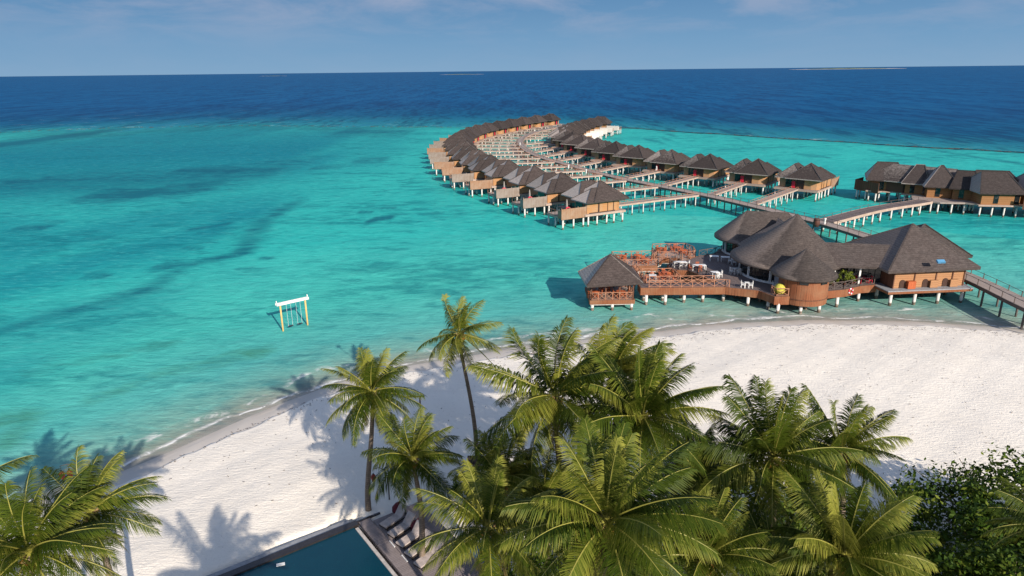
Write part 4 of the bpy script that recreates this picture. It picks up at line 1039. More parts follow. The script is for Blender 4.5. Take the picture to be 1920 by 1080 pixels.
# pavilion
PV0 = Vector((13.05, 86.7, 0)); PZ = 1.45
V0 = empty('pavilion', PV0, 0, 'open thatched pavilion with four-sided roof at the left tip of the restaurant deck', 'pavilion')
pc = [(-2.95, -2.9), (2.85, -2.75), (2.85, 2.95), (-2.95, 2.95)]
mb = MB(); mb.prism(pc, PZ-.1, PZ); mb.build('floor', 'deck_wood', V0)
mb = MB(); skirt(mb, pc+[pc[0]], PZ-.52, PZ+.02, .1); mb.build('fascia', 'red_wood', V0)
mb = MB(); mb.prism([(x*.97, y*.97) for x, y in pc], PZ-.68, PZ-.53); mb.build('pile_cap_beam', 'coping', V0)
for x, y in [(x, y) for x in (-2.75, -.9, .9, 2.65) for y in (-2.6, 2.75)]+[(x, y) for y in (-.8, .9) for x in (-2.75, 2.65)]:
    mb = MB(); mb.bar((x, y, PZ), (x, y, 4.0), .16); mb.build('post', 'screen_dark', V0)
railing(V0, Vector((0, 0, 0)), [(2.75, 1.6), (2.75, -2.6), (-2.8, -2.75), (-2.8, 2.8), (2.7, 2.8)], PZ, step=.95)
ea = [at(1084, 509.5, 3.85), at(1100.7, 536.5, 3.85), at(1206, 530, 3.85)]; ap = at(1144.5, 479.5, 7.0)
c4 = ea[2]+(ea[0]-ea[1])
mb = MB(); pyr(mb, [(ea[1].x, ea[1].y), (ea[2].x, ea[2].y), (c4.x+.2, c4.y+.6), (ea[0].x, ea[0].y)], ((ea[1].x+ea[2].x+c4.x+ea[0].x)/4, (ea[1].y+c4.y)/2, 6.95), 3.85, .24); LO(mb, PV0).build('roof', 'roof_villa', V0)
for x in (-2.6, 0, 2.5):
    for y in (-2.6, 0, 2.6): pile(V0, x, y, PILE_P)

# furniture
def table_src(mat, w=1.0, d=1.0, h=.75):
    r = empty('dining_table', (0, 0, 0)); mb = MB(); mb.box((0, 0, h), (w, d, .06)); mb.build('tabletop', mat, r)
    for sx in (-1, 1):
        for sy in (-1, 1):
            mb = MB(); mb.bar((sx*(w/2-.07), sy*(d/2-.07), 0), (sx*(w/2-.07), sy*(d/2-.07), h-.03), .07); mb.build('leg', mat, r)
    return r
def chair_src(mat):
    r = empty('dining_chair', (0, 0, 0)); mb = MB(); mb.box((0, 0, .45), (.5, .5, .06)); mb.build('seat', mat, r)
    mb = MB(); mb.box((0, .24, .95), (.5, .05, .1)); mb.box((0, .24, .62), (.5, .04, .06))
    for x in (-.2, -.07, .07, .2): mb.box((x, .24, .75), (.05, .04, .4))
    mb.build('backrest', mat, r)
    mb = MB()
    for s in (-1, 1): mb.box((s*.25, 0, .66), (.05, .5, .04)); mb.bar((s*.25, -.22, .45), (s*.25, -.22, .66), .04)
    mb.build('armrest', mat, r)
    for sx in (-1, 1):
        for sy in (-1, 1):
            mb = MB(); mb.bar((sx*.22, sy*.22, 0), (sx*.22, sy*.22, .45), .05); mb.build('leg', mat, r)
    return r
FS = {}
def furn(kind, mat, *a, x, y, z, rz, label, group):
    key = (kind, mat)+a
    if key not in FS: r = FS[key] = (table_src(mat, *a) if kind == 't' else chair_src(mat))
    else: r = copy_tree(FS[key])
    r.location = (x, y, z); r.rotation_euler = (0, 0, rz)
    tag(r, label, 'table' if kind == 't' else 'chair', group)
def dining(x, y, z, rz, mat, w, d, where, chairs='lrnf', cmat=None):
    nm = 'white' if mat == 'white_paint' else 'red-brown wooden'
    cn = 'white' if (cmat or mat) == 'white_paint' else 'red-brown wooden'
    furn('t', mat, w, d, x=x, y=y, z=z, rz=rz, label=f'{nm} table {where}', group=f'{nm} dining tables')
    sides = {'l': (-(w/2+.2), 0, pi/2, 'left'), 'r': ((w/2+.2), 0, -pi/2, 'right'), 'n': (0, -(d/2+.2), pi, 'near'), 'f': (0, (d/2+.2), 0, 'far')}
    for s in chairs:
        a, b2, q, word = sides[s]; c, sn = cos(rz), sin(rz)
        furn('c', cmat or mat, x=x+c*a-sn*b2, y=y+sn*a+c*b2, z=z, rz=rz+q, label=f'{cn.split()[0]} chair, {word} side of the table {where}', group=f'{cn} dining chairs')
dining(10.9, 85.3, PZ, 0.1, 'furniture_wood', 1.0, 1.0, 'at the left under the pavilion roof')
dining(14.3, 85.2, PZ, 0.0, 'furniture_wood', 1.2, 1.0, 'at the right under the pavilion roof')
dining(12.6, 87.6, PZ, 0.3, 'furniture_wood', 1.0, 1.0, 'at the back under the pavilion roof')
dining(16.6, 100.3, DZ, 0.5, 'furniture_wood', 1.0, 1.0, 'at the left back of the square dining deck', 'lrn')
dining(19.2, 100.4, DZ, -.1, 'furniture_wood', 1.2, 1.0, 'at the back of the square dining deck')
dining(19.9, 98.2, DZ, 0.1, 'furniture_wood', 1.1, .9, 'at the right front of the square dining deck')
dining(23.6, 104.5, DZ, .5, 'furniture_wood', 1.1, 1.0, 'at the left of the six-sided deck')
dining(26.2, 105.0, DZ, .1, 'furniture_wood', 1.1, 1.0, 'at the back of the six-sided deck', 'lrf')
dining(26.9, 103.0, DZ, -.3, 'furniture_wood', 1.0, .9, 'at the right of the six-sided deck', 'lrn')
dining(21.4, 90.9, DZ, .2, 'furniture_wood', 1.1, .9, 'at the back of the middle dining deck')
dining(21.5, 89.2, DZ, -.1, 'furniture_wood', 1.1, .8, 'at the front right of the middle dining deck', 'lr')
dining(19.3, 89.6, DZ, -.1, 'white_paint', 1.0, .8, 'at the left of the middle dining deck', 'lrf', 'furniture_wood')
dining(24.6, 96.2, DZ, .05, 'white_paint', 1.9, .9, 'on the rounded lobe of the restaurant deck', 'rn')
dining(26.9, 94.4, DZ, .0, 'white_paint', 2.0, .9, 'midway along the curved deck rail', 'nlf', 'furniture_wood')
dining(28.2, 90.8, DZ, .1, 'white_paint', 1.1, .9, 'beside the curved rail nearest the promenade', 'nr')
dining(30.5, 99.3, DZ, -.2, 'white_paint', 1.3, .8, 'empty by the lagoon side rail, left of its twin', '')
dining(32.0, 98.7, DZ, -.2, 'white_paint', 1.3, .8, 'empty by the lagoon side rail, right of its twin', '')
dining(31.7, 92.5, DZ, .2, 'white_paint', 1.0, .8, 'shaded by the curved glass wall', 'lrn')
dining(33.0, 97.5, DZ, -.3, 'white_paint', .9, .8, 'in the shade of the hall roof', 'ln')
dining(31.0, 85.85, DZ, -.2, 'white_paint', .6, .5, 'at the near deck edge, low and small', 'lr')
dining(35.0, 85.4, DZ, -.3, 'white_paint', .6, .5, 'beside the turret behind the yellow bush', 'l')
dining(47.2, 87.4, DZ, 0, 'red_paint', 1.2, .8, 'outside the gallery windows', 'lr', 'red_paint')

# ------------------------------------------------------------------ leafy plants
def leaf_cloud(mb, lobes, n, size, seed=0):
    rn = np.random.RandomState(seed)
    tot = sum(r[0]*r[1]*r[2] for _, r in lobes)
    for (c, r) in lobes:
        k = max(20, int(1.7*n*r[0]*r[1]*r[2]/tot))
        u = rn.normal(size=(k, 3)); u /= np.linalg.norm(u, axis=1)[:, None]
        rad_ = rn.uniform(.45, 1.0, k)**.45
        # clumps: leaves gather around twig ends, leaving gaps
        tw = rn.normal(size=(max(6, k//38), 3)); tw /= np.linalg.norm(tw, axis=1)[:, None]
        idx = rn.randint(0, len(tw), k)
        u = tw[idx]*rn.uniform(.55, 1.08, len(tw))[idx][:, None]+rn.normal(size=(k, 3))*0.115
        tone = rn.uniform(0, 1, len(tw))[idx]
        P_ = np.array(c)+u*np.array(r)
        for j in range(k):
            if P_[j][2] < .15: continue
            d = Vector(u[j]).normalized()*0.7+Vector(rn.normal(size=3))*.55; d.normalize()
            s1 = d.cross(Vector(rn.normal(size=3))).normalized(); s2 = d.cross(s1)
            p = Vector(P_[j]); z = size*rn.uniform(.7, 1.45)
            w = z*.5
            mb.add([p-s1*z*.5, p+s2*w*.5, p+s1*z*.5, p-s2*w*.5], [(0, 1, 2, 3)], 0, float(min(1, max(0, tone[j]*.7+rn.normal()*.15+.05))))
def leafy(name, x, y, lobes, n, size, label, cat, group, seed, trunk=True):
    z = ground_at(x, y)
    r = empty(name, (x, y, z), 0, label, cat, group)
    mb = MB(); leaf_cloud(mb, lobes, n, size, seed); mb.build('crown', 'broad_leaf', r, tints=True)
    mb = MB(); rn = random.Random(seed)
    mb.tube([(0, 0, -.3), (0.1, 0.05, .8), (0, .1, 1.6)], [.2, .15, .1], 7)
    for c, rr2 in lobes:
        for k in range(5):
            e = Vector(c)+Vector((rn.uniform(-.7, .7)*rr2[0], rn.uniform(-.7, .7)*rr2[1], rn.uniform(-.2, .8)*rr2[2]))
            m_ = e*.5+Vector((rn.uniform(-.3, .3), rn.uniform(-.3, .3), .1)); mb.tube([(0, .05, .9), m_, e], [.08, .05, .02], 5, cap=False)
    mb.build('trunk', 'branch_bark', r, True)
BG = 'broadleaf trees and shrubs behind the beach'
leafy('broadleaf_tree', 30.8, 35.0, [((0, 0, 3.3), (4.2, 4.0, 2.4)), ((-4.2, 1.2, 2.6), (3.0, 3.0, 1.9)), ((3.8, .0, 2.6), (3.2, 3.2, 2.0)), ((1, -4, 3.4), (3.6, 3.2, 2.4)), ((-3.5, -3.8, 3.2), (3.0, 3, 2.2)), ((5.5, -3, 3.4), (3, 3, 2.4))], 15000, .30, 'wide dark green broadleaf tree filling the right bottom corner', 'tree', BG, 11)
leafy('broadleaf_tree', 26.0, 28.6, [((0, 0, 3.6), (3.4, 3.0, 2.2)), ((3.5, 1, 3.4), (3, 2.8, 2)), ((-3, .5, 3.0), (2.6, 2.6, 1.8))], 7000, .28, 'dark broadleaf tree at the bottom edge right of the lowest palms', 'tree', BG, 12)
leafy('shrub', 13.5, 41.0, [((0, 0, 2.4), (2.2, 1.8, 1.6)), ((-1.8, -1.6, 2.0), (1.8, 1.6, 1.5)), ((1.5, -2.6, 2.2), (2.0, 1.8, 1.5))], 4200, .22, 'dark round-leaved shrub between the two right-hand palm groups', 'shrub', BG, 13)
leafy('shrub', 17.5, 35.0, [((0, 0, 2.2), (2.8, 2.4, 1.8)), ((2.6, 1.5, 2.0), (2.2, 2.0, 1.5)), ((-2.4, -1, 2.0), (2.2, 2.0, 1.6))], 5000, .24, 'dark shrub in the shade below the big right-hand palm', 'shrub', BG, 14)
leafy('shrub', -1.8, 42.3, [((0, 0, 1.2), (1.8, 1.2, 1.1)), ((1.7, .2, 1.1), (1.4, 1.2, 1.0)), ((-1.6, -.6, 1.0), (1.2, 1.0, .9))], 3800, .17, 'low green shrub in front of the small roofed stand', 'shrub', BG, 15)
leafy('shrub', 3.6, 38.5, [((0, 0, 1.6), (2.4, 1.8, 1.3)), ((-2.4, .4, 1.4), (1.8, 1.6, 1.2)), ((2.4, -.4, 1.6), (1.8, 1.8, 1.3))], 4200, .2, 'shaded shrub among the trunks of the middle palms', 'shrub', BG, 16)
leafy('shrub', 9.0, 33.5, [((0, 0, 2.0), (2.6, 2.2, 1.5)), ((-2.8, -.4, 1.8), (2.2, 2, 1.4)), ((2.8, .6, 2.0), (2.2, 2.2, 1.6))], 4800, .22, 'dense dark shrub under the middle palms', 'shrub', BG, 17)
leafy('shrub', 1.0, 31.0, [((0, 0, 1.8), (2.6, 2.2, 1.4)), ((2.8, -1.2, 1.8), (2.2, 2.2, 1.5))], 3600, .22, 'dark shrub at the bottom edge left of the lowest palm', 'shrub', BG, 18)
leafy('shrub', 14.0, 28.4, [((0, 0, 2.2), (3.0, 2.4, 1.7)), ((3.6, .6, 2.2), (2.6, 2.4, 1.7)), ((-3.4, .2, 2.0), (2.6, 2.2, 1.6))], 5200, .24, 'dense dark shrub at the bottom edge between the low palms', 'shrub', BG, 19)
leafy('shrub', 20.6, 31.5, [((0, 0, 2.4), (2.8, 2.4, 1.8)), ((2.6, 1.8, 2.0), (2.4, 2.2, 1.6))], 4200, .24, 'dark shrub left of the wide broadleaf tree', 'shrub', BG, 20)
# potted plants on the restaurant deck
def potplant(x, y, z, r_, label, seed, mat='broad_leaf'):
    r = empty('potted_plant', (x, y, z), 0, label, 'potted plant', 'plants on the restaurant deck')
    mb = MB(); mb.tube([(0, 0, 0), (0, 0, .4)], [.22, .3], 12); mb.build('pot', 'barrel_brown', r)
    mb = MB(); leaf_cloud(mb, [((0, 0, .4+r_*.9), (r_, r_, r_))], 420, .2, seed)
    mb.t = [min(1, t*.5+.6) for t in mb.t]; mb.build('foliage', 'broad_leaf', r, tints=True)
potplant(42.7, 86.6, DZ, .65, 'bushy green potted plant left of the white gallery column', 31)
potplant(44.3, 86.9, DZ, .8, 'large yellow-green potted plant in front of the gallery windows', 32)
potplant(45.4, 87.0, DZ, .6, 'small green potted plant beside the white gallery column', 33)
mb = MB(); p = at(1461, 541, DZ+.8)
mb.tube([(0, 0, 0), (0, 0, .15), (0, 0, .5), (0, 0, .95), (0, 0, 1.3), (0, 0, 1.42)], [.3, .55, .72, .68, .36, .05], 16)
rn = random.Random(4); mb.v = [(x*(1+rn.uniform(-.06, .06)), y*(1+rn.uniform(-.06, .06)), z) for x, y, z in mb.v]
o = mb.build('yellow_bush', 'bulb_yellow', None, True); o.location = (34.3, 83.2, DZ); tag(o, 'round yellow clipped bush at the deck corner left of the turret', 'bush')

# ------------------------------------------------------------------ coconut palms
def frond(mb, base, az, el, Lf, droop, wind, rn, tone, dry=False, nl=58):
    d = Vector((cos(el)*cos(az), cos(el)*sin(az), sin(el))); p = Vector(base); n = 15; pts = [p.copy()]; ds = [d.copy()]
    for i in range(n):
        s = (i+1)/n
        d = d+Vector((0, 0, -1))*droop*(0.25+1.1*s)/n*2.2+Vector(wind)*(0.10+s)/n*2.6+Vector((rn.uniform(-1, 1), rn.uniform(-1, 1), rn.uniform(-1, 1)))*.02
        d.normalize(); p = p+d*(Lf/n); pts.append(p.copy()); ds.append(d.copy())
    mb.tube(pts, [0.042*(1-i/(n+1))+.006 for i in range(n+1)], 4, 1, False, tint=.5)
    W = Vector(wind)
    hang = rn.uniform(.25, 1.0); roll = rn.uniform(-.6, .6)
    for side in (-1, 1):
        clump = 0.0
        for k in range(nl):
            s = .13+.87*(k+rn.random()*.7)/nl
            if k % 5 == 0: clump = rn.uniform(-.22, .22)
            f = s*n; i = min(n-1, int(f)); t = min(1, f-i)
            q = pts[i].lerp(pts[i+1], t); dd_ = ds[i].lerp(ds[i+1], t).normalized()
            up = Vector((0, 0, 1)); sd_ = dd_.cross(up)
            if sd_.length < .2: sd_ = dd_.cross(Vector((cos(az+1.57), sin(az+1.57), .3)))
            sd_.normalize(); sd_ = Matrix.Rotation(roll, 3, dd_) @ sd_
            prof = max(.3, sin(pi*min(.93, .14+.80*s)))**.75
            ll = Lf*.275*prof*rn.uniform(.72, 1.12)
            fw = .30+1.25*s*s+clump+rn.uniform(-.08, .08)
            v = (sd_*side+dd_*fw+Vector((0, 0, -1))*(.10+.45*hang+rn.uniform(-.10, .12))+W*.7).normalized()
            v2 = (v+Vector((0, 0, -1))*(.45+.75*hang)+dd_*.2+W*.6).normalized()
            if rn.random() < .05: continue
            w = .0245*(Lf/4.5)*rn.uniform(.8, 1.2)
            a = q+v*ll*.5; e = a+v2*ll*.55
            wd = dd_*w
            tn = tone+rn.uniform(-.13, .13)
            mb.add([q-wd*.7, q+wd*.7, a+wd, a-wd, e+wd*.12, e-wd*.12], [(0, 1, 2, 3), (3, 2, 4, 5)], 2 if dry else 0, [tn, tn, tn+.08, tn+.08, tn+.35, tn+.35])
def palm(px_, py_, h, Lf, label, base_off=(0, 0), nf=24, wind=(.22, .06, 0), seed=0, lo=-38, hi=82, tone=.38, trunk_r=.17, droop=.5, group='coconut palms along the beach', dry=3):
    Lf *= .90
    c = at(px_, py_, h); bx, by = c.x+base_off[0], c.y+base_off[1]; g0 = ground_at(bx, by)
    rn = random.Random(seed*13+5)
    r = empty('coconut_palm', (bx, by, g0), 0, label, 'palm tree', group)
    top = Vector((c.x-bx, c.y-by, h-g0))
    mb = MB(); n = 14; pts = []; rad_ = []
    for i in range(n+1):
        s = i/n; e = s**1.5
        pts.append((top.x*e+.12*sin(s*5+seed), top.y*e, -.4+(top.z+.4)*s)); rad_.append(trunk_r*(1.25-.55*s+(.5*max(0, .1-s)*10*.3)))
    pts[-1] = tuple(top); mb.tube(pts, rad_, 10); mb.build('trunk', 'trunk_bark', r, True)
    mb = MB()
    for k in range(9):
        a = k*2.4; o_ = Vector((cos(a)*.16, sin(a)*.16, -.35+.05*k)); d = Vector((cos(a)*.34, sin(a)*.34, .28)); mb.tube([top+o_, top+o_+d*.6, top+o_+d], [.09, .06, .03], 5)
    mb.build('frond_boots', 'frond_boot', r, True)
    mb = MB()
    nf = int(nf*1.45)
    for k in range(nf):
        t = k/(nf-1); az = k*2.39996+rn.uniform(-.45, .45)+seed
        el = radians(hi+(lo-hi)*t**.85+rn.uniform(-8, 8))
        Lk = Lf*rn.uniform(.88, 1.06)*(.78+.22*min(1, t*4))
        isdry = k >= nf-dry
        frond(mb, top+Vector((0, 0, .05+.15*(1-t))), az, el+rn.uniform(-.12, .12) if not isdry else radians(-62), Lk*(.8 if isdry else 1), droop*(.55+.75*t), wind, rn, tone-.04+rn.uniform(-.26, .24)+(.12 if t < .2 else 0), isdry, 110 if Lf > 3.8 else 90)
    mb.t = [min(1, max(0, t)) for t in mb.t]
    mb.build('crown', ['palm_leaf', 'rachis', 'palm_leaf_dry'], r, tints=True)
    mb = MB()
    for k in range(7):
        a = k*.9+seed; q = top+Vector((cos(a)*.28, sin(a)*.28, -.28-.08*(k % 3)))
        mb.tube([q+Vector((0, 0, .13)), q+Vector((0, 0, .07)), q-Vector((0, 0, .06)), q-Vector((0, 0, .13))], [.03, .12, .12, .03], 8)
    mb.build('coconuts', 'coconut', r, True)
    return r
palm(55, 1040, 12.0, 4.05, 'big palm in the left bottom corner, its broad yellow-green fronds reaching right', (-1, .5), 26, (.16, .05, 0), 1, lo=-25, tone=.42)
palm(168, 965, 10.3, 3.9, 'palm just behind the big one in the left bottom corner', (.5, .5), 20, (.25, .1, 0), 2)
palm(-90, 950, 11, 4.2, 'palm cut off by the left edge of the picture', (-.5, 0), 20, (.2, .1, 0), 3)
palm(697, 738, 9.4, 4.15, 'palm with drooping brown fronds left of the tall slender palm', (-.5, -1.2), 28, (.10, .02, 0), 4, lo=-55, tone=.40, dry=4)
palm(775, 862, 7.8, 3.9, 'shorter palm just below and right of the drooping-fronded palm', (.4, -.8), 24, (.22, .04, 0), 5)
palm(862, 628, 11.9, 3.8, 'tallest slender palm standing alone with its sparse crown over the lagoon', (1.05, -1.0), 17, (.36, .08, .10), 6, lo=-48, tone=.5, trunk_r=.15, dry=1)
palm(1042, 745, 12.2, 5.9, 'tall wind-blown palm in the middle, its fronds arching above the waterline', (.6, -1), 24, (.34, .06, .12), 7, lo=-50)
palm(1150, 706, 11.2, 5.0, 'pale wind-combed palm half hidden behind the two tall middle palms', (.8, -.5), 20, (.55, .05, .08), 8, lo=-20, tone=.5)
palm(1205, 785, 12.0, 5.2, 'full palm in the middle with fronds spread to the right over the sand', (.3, -1), 28, (.14, .06, 0), 9, lo=-40)
palm(1449, 862, 10.8, 5.0, 'large palm right of the middle, with one frond standing straight up', (.4, -.6), 27, (.14, .05, 0), 10, lo=-35)
palm(1578, 850, 9.6, 4.4, 'palm behind and right of the large right-hand palm', (.8, 0), 22, (.14, .05, 0), 11, tone=.33)
palm(1136, 985, 12.4, 5.3, 'near palm at the bottom centre, seen from above with wide arching fronds', (.3, -.6), 26, (.06, .02, 0), 12, lo=-30, tone=.38)
palm(915, 995, 10.4, 4.1, 'near palm with bright arching fronds beside the sun loungers', (.2, -.5), 24, (.02, .0, 0), 13, lo=-45, tone=.5)
palm(940, 902, 8.2, 3.7, 'small bushy palm in front of the low shrubs near the roofed stand', (.2, -.3), 22, (.15, .05, 0), 14, lo=-10, tone=.46)
palm(1585, 1048, 10.0, 4.3, 'near palm with upright yellow-green fronds at the bottom right', (.2, -.3), 24, (.08, .05, 0), 15, lo=-5, tone=.48)
palm(1322, 1050, 9.2, 3.7, 'small spiky palm at the bottom edge right of the bottom centre palm', (.2, -.3), 22, (.05, .05, 0), 16, lo=5, tone=.42)
palm(1020, 940, 7.0, 4.0, 'low shaded palm between the bottom centre and the small bushy palm', (.2, -.3), 20, (.1, .05, 0), 17, tone=.28)
palm(1455, 1085, 7.4, 4.2, 'low dark palm at the bottom edge under the large right-hand palm', (.2, -.3), 20, (.1, .05, 0), 18, tone=.26)
palm(1965, 990, 9.2, 3.1, 'palm at the right edge with only its frond tips in view', (.6, 0), 16, (.0, .0, 0), 20)
palm(1300, 880, 7.4, 4.2, 'low palm filling the gap between the middle and right-hand palms', (.2, -.3), 20, (.1, .05, 0), 21, tone=.30)
palm(520, 1420, 11.5, 4.8, 'palm just below the frame whose shadow lies on the sand beside the pool', (0, 0), 24, (.1, .05, 0), 22)

# ------------------------------------------------------------------ pool and lounge deck
def pw(u, v): q = C0+e1*u+e2*v; return (q.x, q.y)
# u runs along the beach-side edge (left), v runs towards the camera along the deck side
WZ = 1.12
PR = empty('swimming_pool', (C0.x, C0.y, 0), 0, 'dark blue infinity swimming pool at the bottom edge with a black overflow wall', 'pool')
PO = Vector((C0.x, C0.y, 0))
mb = MB(); mb.prism([pw(0.1, 0.1), pw(16, .1), pw(16, 30), pw(.1, 30)], .45, WZ); LO(mb, PO).build('water', 'pool_water', PR)
mb = MB(); mb.prism([pw(-.25, -.42), pw(16.2, -.42), pw(16.2, .1), pw(-.25, .1)], .3, WZ+.12); LO(mb, PO).build('overflow_wall', 'stone_dark', PR)
mb = MB(); mb.prism([pw(.1, -.95), pw(16.2, -.95), pw(16.2, -.425), pw(.1, -.425)], .3, 1.14); LO(mb, PO).build('overflow_channel', 'stone_pale', PR)
mb = MB(); mb.prism([pw(-.12, .3), pw(.095, .3), pw(.095, 30), pw(-.12, 30)], .3, WZ+.06); LO(mb, PO).build('coping', 'coping', PR)
mb = MB(); mb.prism([pw(-.36, .1), pw(-.125, .1), pw(-.125, 30), pw(-.36, 30)], .3, WZ-.25); LO(mb, PO).build('drain_channel', 'stone_dark', PR)
mb = MB(); mb.box((pw(5.2, .75)[0], pw(5.2, .75)[1], WZ+.02), (.5, .22, .06), .3); o = mb.build('pool_float', 'white_paint'); tag(o, 'small white rectangular float on the dark pool near its wall', 'float')
LD = empty('sun_deck', (C0.x, C0.y, 0), atan2(e2.y, e2.x), 'grey-brown timber sun deck between the pool and the sand', 'deck')
def dl(u, v): return (v, 0)  # local helper unused
# local x = along e2 (towards camera); local y: away from the pool
sgn = 1 if (Vector((-e2.y, e2.x)).dot(-e1) > 0) else -1
mb = MB(); mb.box((6.5, sgn*.78, 1.05), (13.4, .82, .2)); mb.build('lower_step', 'pool_deck_wood', LD)
mb = MB(); mb.box((6.8, sgn*2.95, 1.1), (13.0, 3.5, .26)); mb.build('upper_platform', 'pool_deck_wood', LD)
mb = MB(); mb.box((-.35, sgn*.9, 1.0), (.14, 2.2, .3)); mb.build('end_kerb', 'stone_dark', LD)
for k, x in enumerate((3.2, 4.9)):
    mb = MB(); mb.box((x, sgn*1.16, 1.20), (.75, .07, .05)); mb.build('step_light', 'white_paint', LD)
lx = []
def lounger_src():
    r = empty('sun_lounger', (0, 0, 0))
    mb = MB(); mb.box((.68, 0, .30), (1.36, .66, .10)); mb.build('mattress', 'lounger_cloth', r)
    T = Matrix.Rotation(radians(-48), 3, 'Y'); mb = MB(); mb.box((1.62, 0, .60), (.86, .66, .10), 0, 0, T); mb.build('backrest', 'lounger_cloth', r)
    mb = MB()
    for s in (-1, 1): mb.bar((0, s*.36, .2), (1.95, s*.36, .2), .05, .07)
    mb.bar((.02, -.36, .2), (.02, .36, .2), .05, .07); mb.bar((1.95, -.36, .2), (1.95, .36, .2), .05, .07)
    mb.bar((1.75, -.3, .2), (1.7, -.3, .7), .03); mb.bar((1.75, .3, .2), (1.7, .3, .7), .03); mb.build('frame', 'lounger_frame', r)
    for x in (.1, 1.85):
        for s in (-1, 1): mb = MB(); mb.bar((x, s*.33, 0), (x, s*.33, .17), .05); mb.build('leg', 'lounger_frame', r)
    return r
L0 = lounger_src()
out = -e1; ang = atan2(out.y, out.x)
dv = out*2.2-e2*.55; ang = atan2(dv.y, dv.x)
for k, v in enumerate((1.6, 2.75, 3.95, 5.1, 6.3)):
    r = L0 if k == 0 else copy_tree(L0)
    q = C0+e2*v+out*1.3; r.location = (q.x, q.y, 1.235); r.rotation_euler = (0, 0, ang)
    tag(r, f'beige sun lounger with raised back beside the pool, {ORD[k+1]} from the beach end', 'sun lounger', 'sun loungers on the pool deck')
def beanbag(x, y, z, label):
    r = empty('beanbag', (x, y, z), 0, label, 'beanbag', 'maroon beanbags by the loungers')
    mb = MB(); mb.tube([(0, 0, 0), (0, 0, .12), (0, 0, .35), (.05, .05, .6), (.1, .1, .72)], [.25, .42, .40, .22, .05], 12); mb.build('bag', 'dark_red', r, True)
    mb = MB(); mb.tube([(.1, .1, .72), (.14, .14, .8)], [.05, .02], 6); mb.build('handle', 'dark_red', r)
q = C0+e2*.45+out*3.0; beanbag(q.x, q.y, 1.23, 'maroon beanbag beyond the lounger nearest the beach')
q = C0+e2*2.9+out*3.1; beanbag(q.x, q.y, 1.23, 'maroon beanbag between the second and third loungers')
# small bright pool right of the deck
p = at(872, 1060, 1.1)
r = empty('wading_pool', (p.x, p.y, 0), 0, 'small bright blue wading pool glimpsed under the palm fronds', 'pool')
mb = MB(); mb.prism(circ(0, 0, 1.9, 32), .5, 1.12); mb.build('water', 'kids_pool_water', r)
mb = MB()
for i in range(32):
    a, b2 = 2*pi*i/32, 2*pi*(i+1)/32; mb.bar((2.05*cos(a), 2.05*sin(a), 1.05), (2.05*cos(b2), 2.05*sin(b2), 1.05), .32, .3)
mb.build('rim', 'coping', r)
p = at(1078, 903, 3.0); gz0 = ground_at(p.x, p.y)
r = empty('beach_parasol', (p.x, p.y, gz0), 0, 'blue open parasol under the middle palms, only a patch in view', 'parasol')
mb = MB(); mb.tube([(0, 0, 0), (0, 0, 2.2)], .03, 6); mb.build('pole', 'white_paint', r)
mb = MB(); mb.loft(circ(0, 0, 1.2, 8), [(0, 0, 2.25)], 1.85, 0, 3, .03); mb.build('canopy', 'blue_cloth', r)

# ------------------------------------------------------------------ small things on the beach
def lantern_pole(x, y, h, arm, nl, label, ll):
    z = ground_at(x, y); r = empty('lantern_pole', (x, y, z), 0, label, 'lantern pole', 'curved poles with hanging lanterns')
    mb = MB(); pts = [(0, 0, 0), (0, 0, h*.7), (arm*.15, 0, h*.9), (arm*.55, 0, h), (arm, 0, h-.15)]; mb.tube(pts, [.05, .04, .035, .03, .02], 6); mb.build('pole', 'rail_grey', r, True)
    for i in range(nl):
        xx = arm*(1-.45*i); zz = h-.18-(0 if i == 0 else -.1)
        g = empty('hanging_lantern', (x+xx, y, z+zz), 0, ll[i], 'lantern', 'red woven lanterns')
        mb = MB(); mb.tube([(0, 0, 0), (0, 0, -.35)], .012, 5); mb.build('cord', 'black_metal', g)
        mb = MB(); mb.tube([(0, 0, -.33), (0, 0, -.42), (0, 0, -.6), (0, 0, -.85), (0, 0, -.98)], [.04, .13, .19, .13, .05], 12); mb.build('shade', 'lantern_red', g, True)
        mb = MB(); mb.tube([(0, 0, -.30), (0, 0, -.35)], .06, 8); mb.build('cap', 'black_metal', g)
p = at(118, 862, 6.0); lantern_pole(p.x+.9, p.y, 5.0, -1.2, 2, 'curved lantern pole rising behind the fronds at the left', ['left red woven lantern above the fronds in the left bottom corner', 'right red woven lantern above the fronds in the left bottom corner'])
p = at(700, 893, 3.0); lantern_pole(p.x+1.0, p.y, 2.6, -1.0, 1, 'low lantern pole beside the trunk of the drooping-fronded palm', ['red woven lantern hanging left of the drooping palm trunk'])
p = at(787, 744, 4.2); z = ground_at(p.x, p.y)
r = empty('crossbar_post', (p.x, p.y, z), 0, 'dark wooden post with a wide crossbar standing on the sand', 'post')
mb = MB(); mb.tube([(0, 0, 0), (0, 0, 4.2-z)], .06, 8); mb.build('post', 'screen_dark', r)
mb = MB(); mb.bar((-1.25, 0, 4.2-z), (.4, 0, 4.25-z), .09, .09); mb.build('crossbar', 'screen_dark', r)
p = at(905, 876, 2.0); z = ground_at(p.x, p.y)
r = empty('roofed_stand', (p.x, p.y, z), 0, 'small stand with dark pitched roof on posts beside the tall palm', 'stand')
mb = MB()
for s in (-.7, .75): mb.bar((s, 0, 0), (s, 0, 1.6), .1)
mb.build('post', 'door_dark', r)
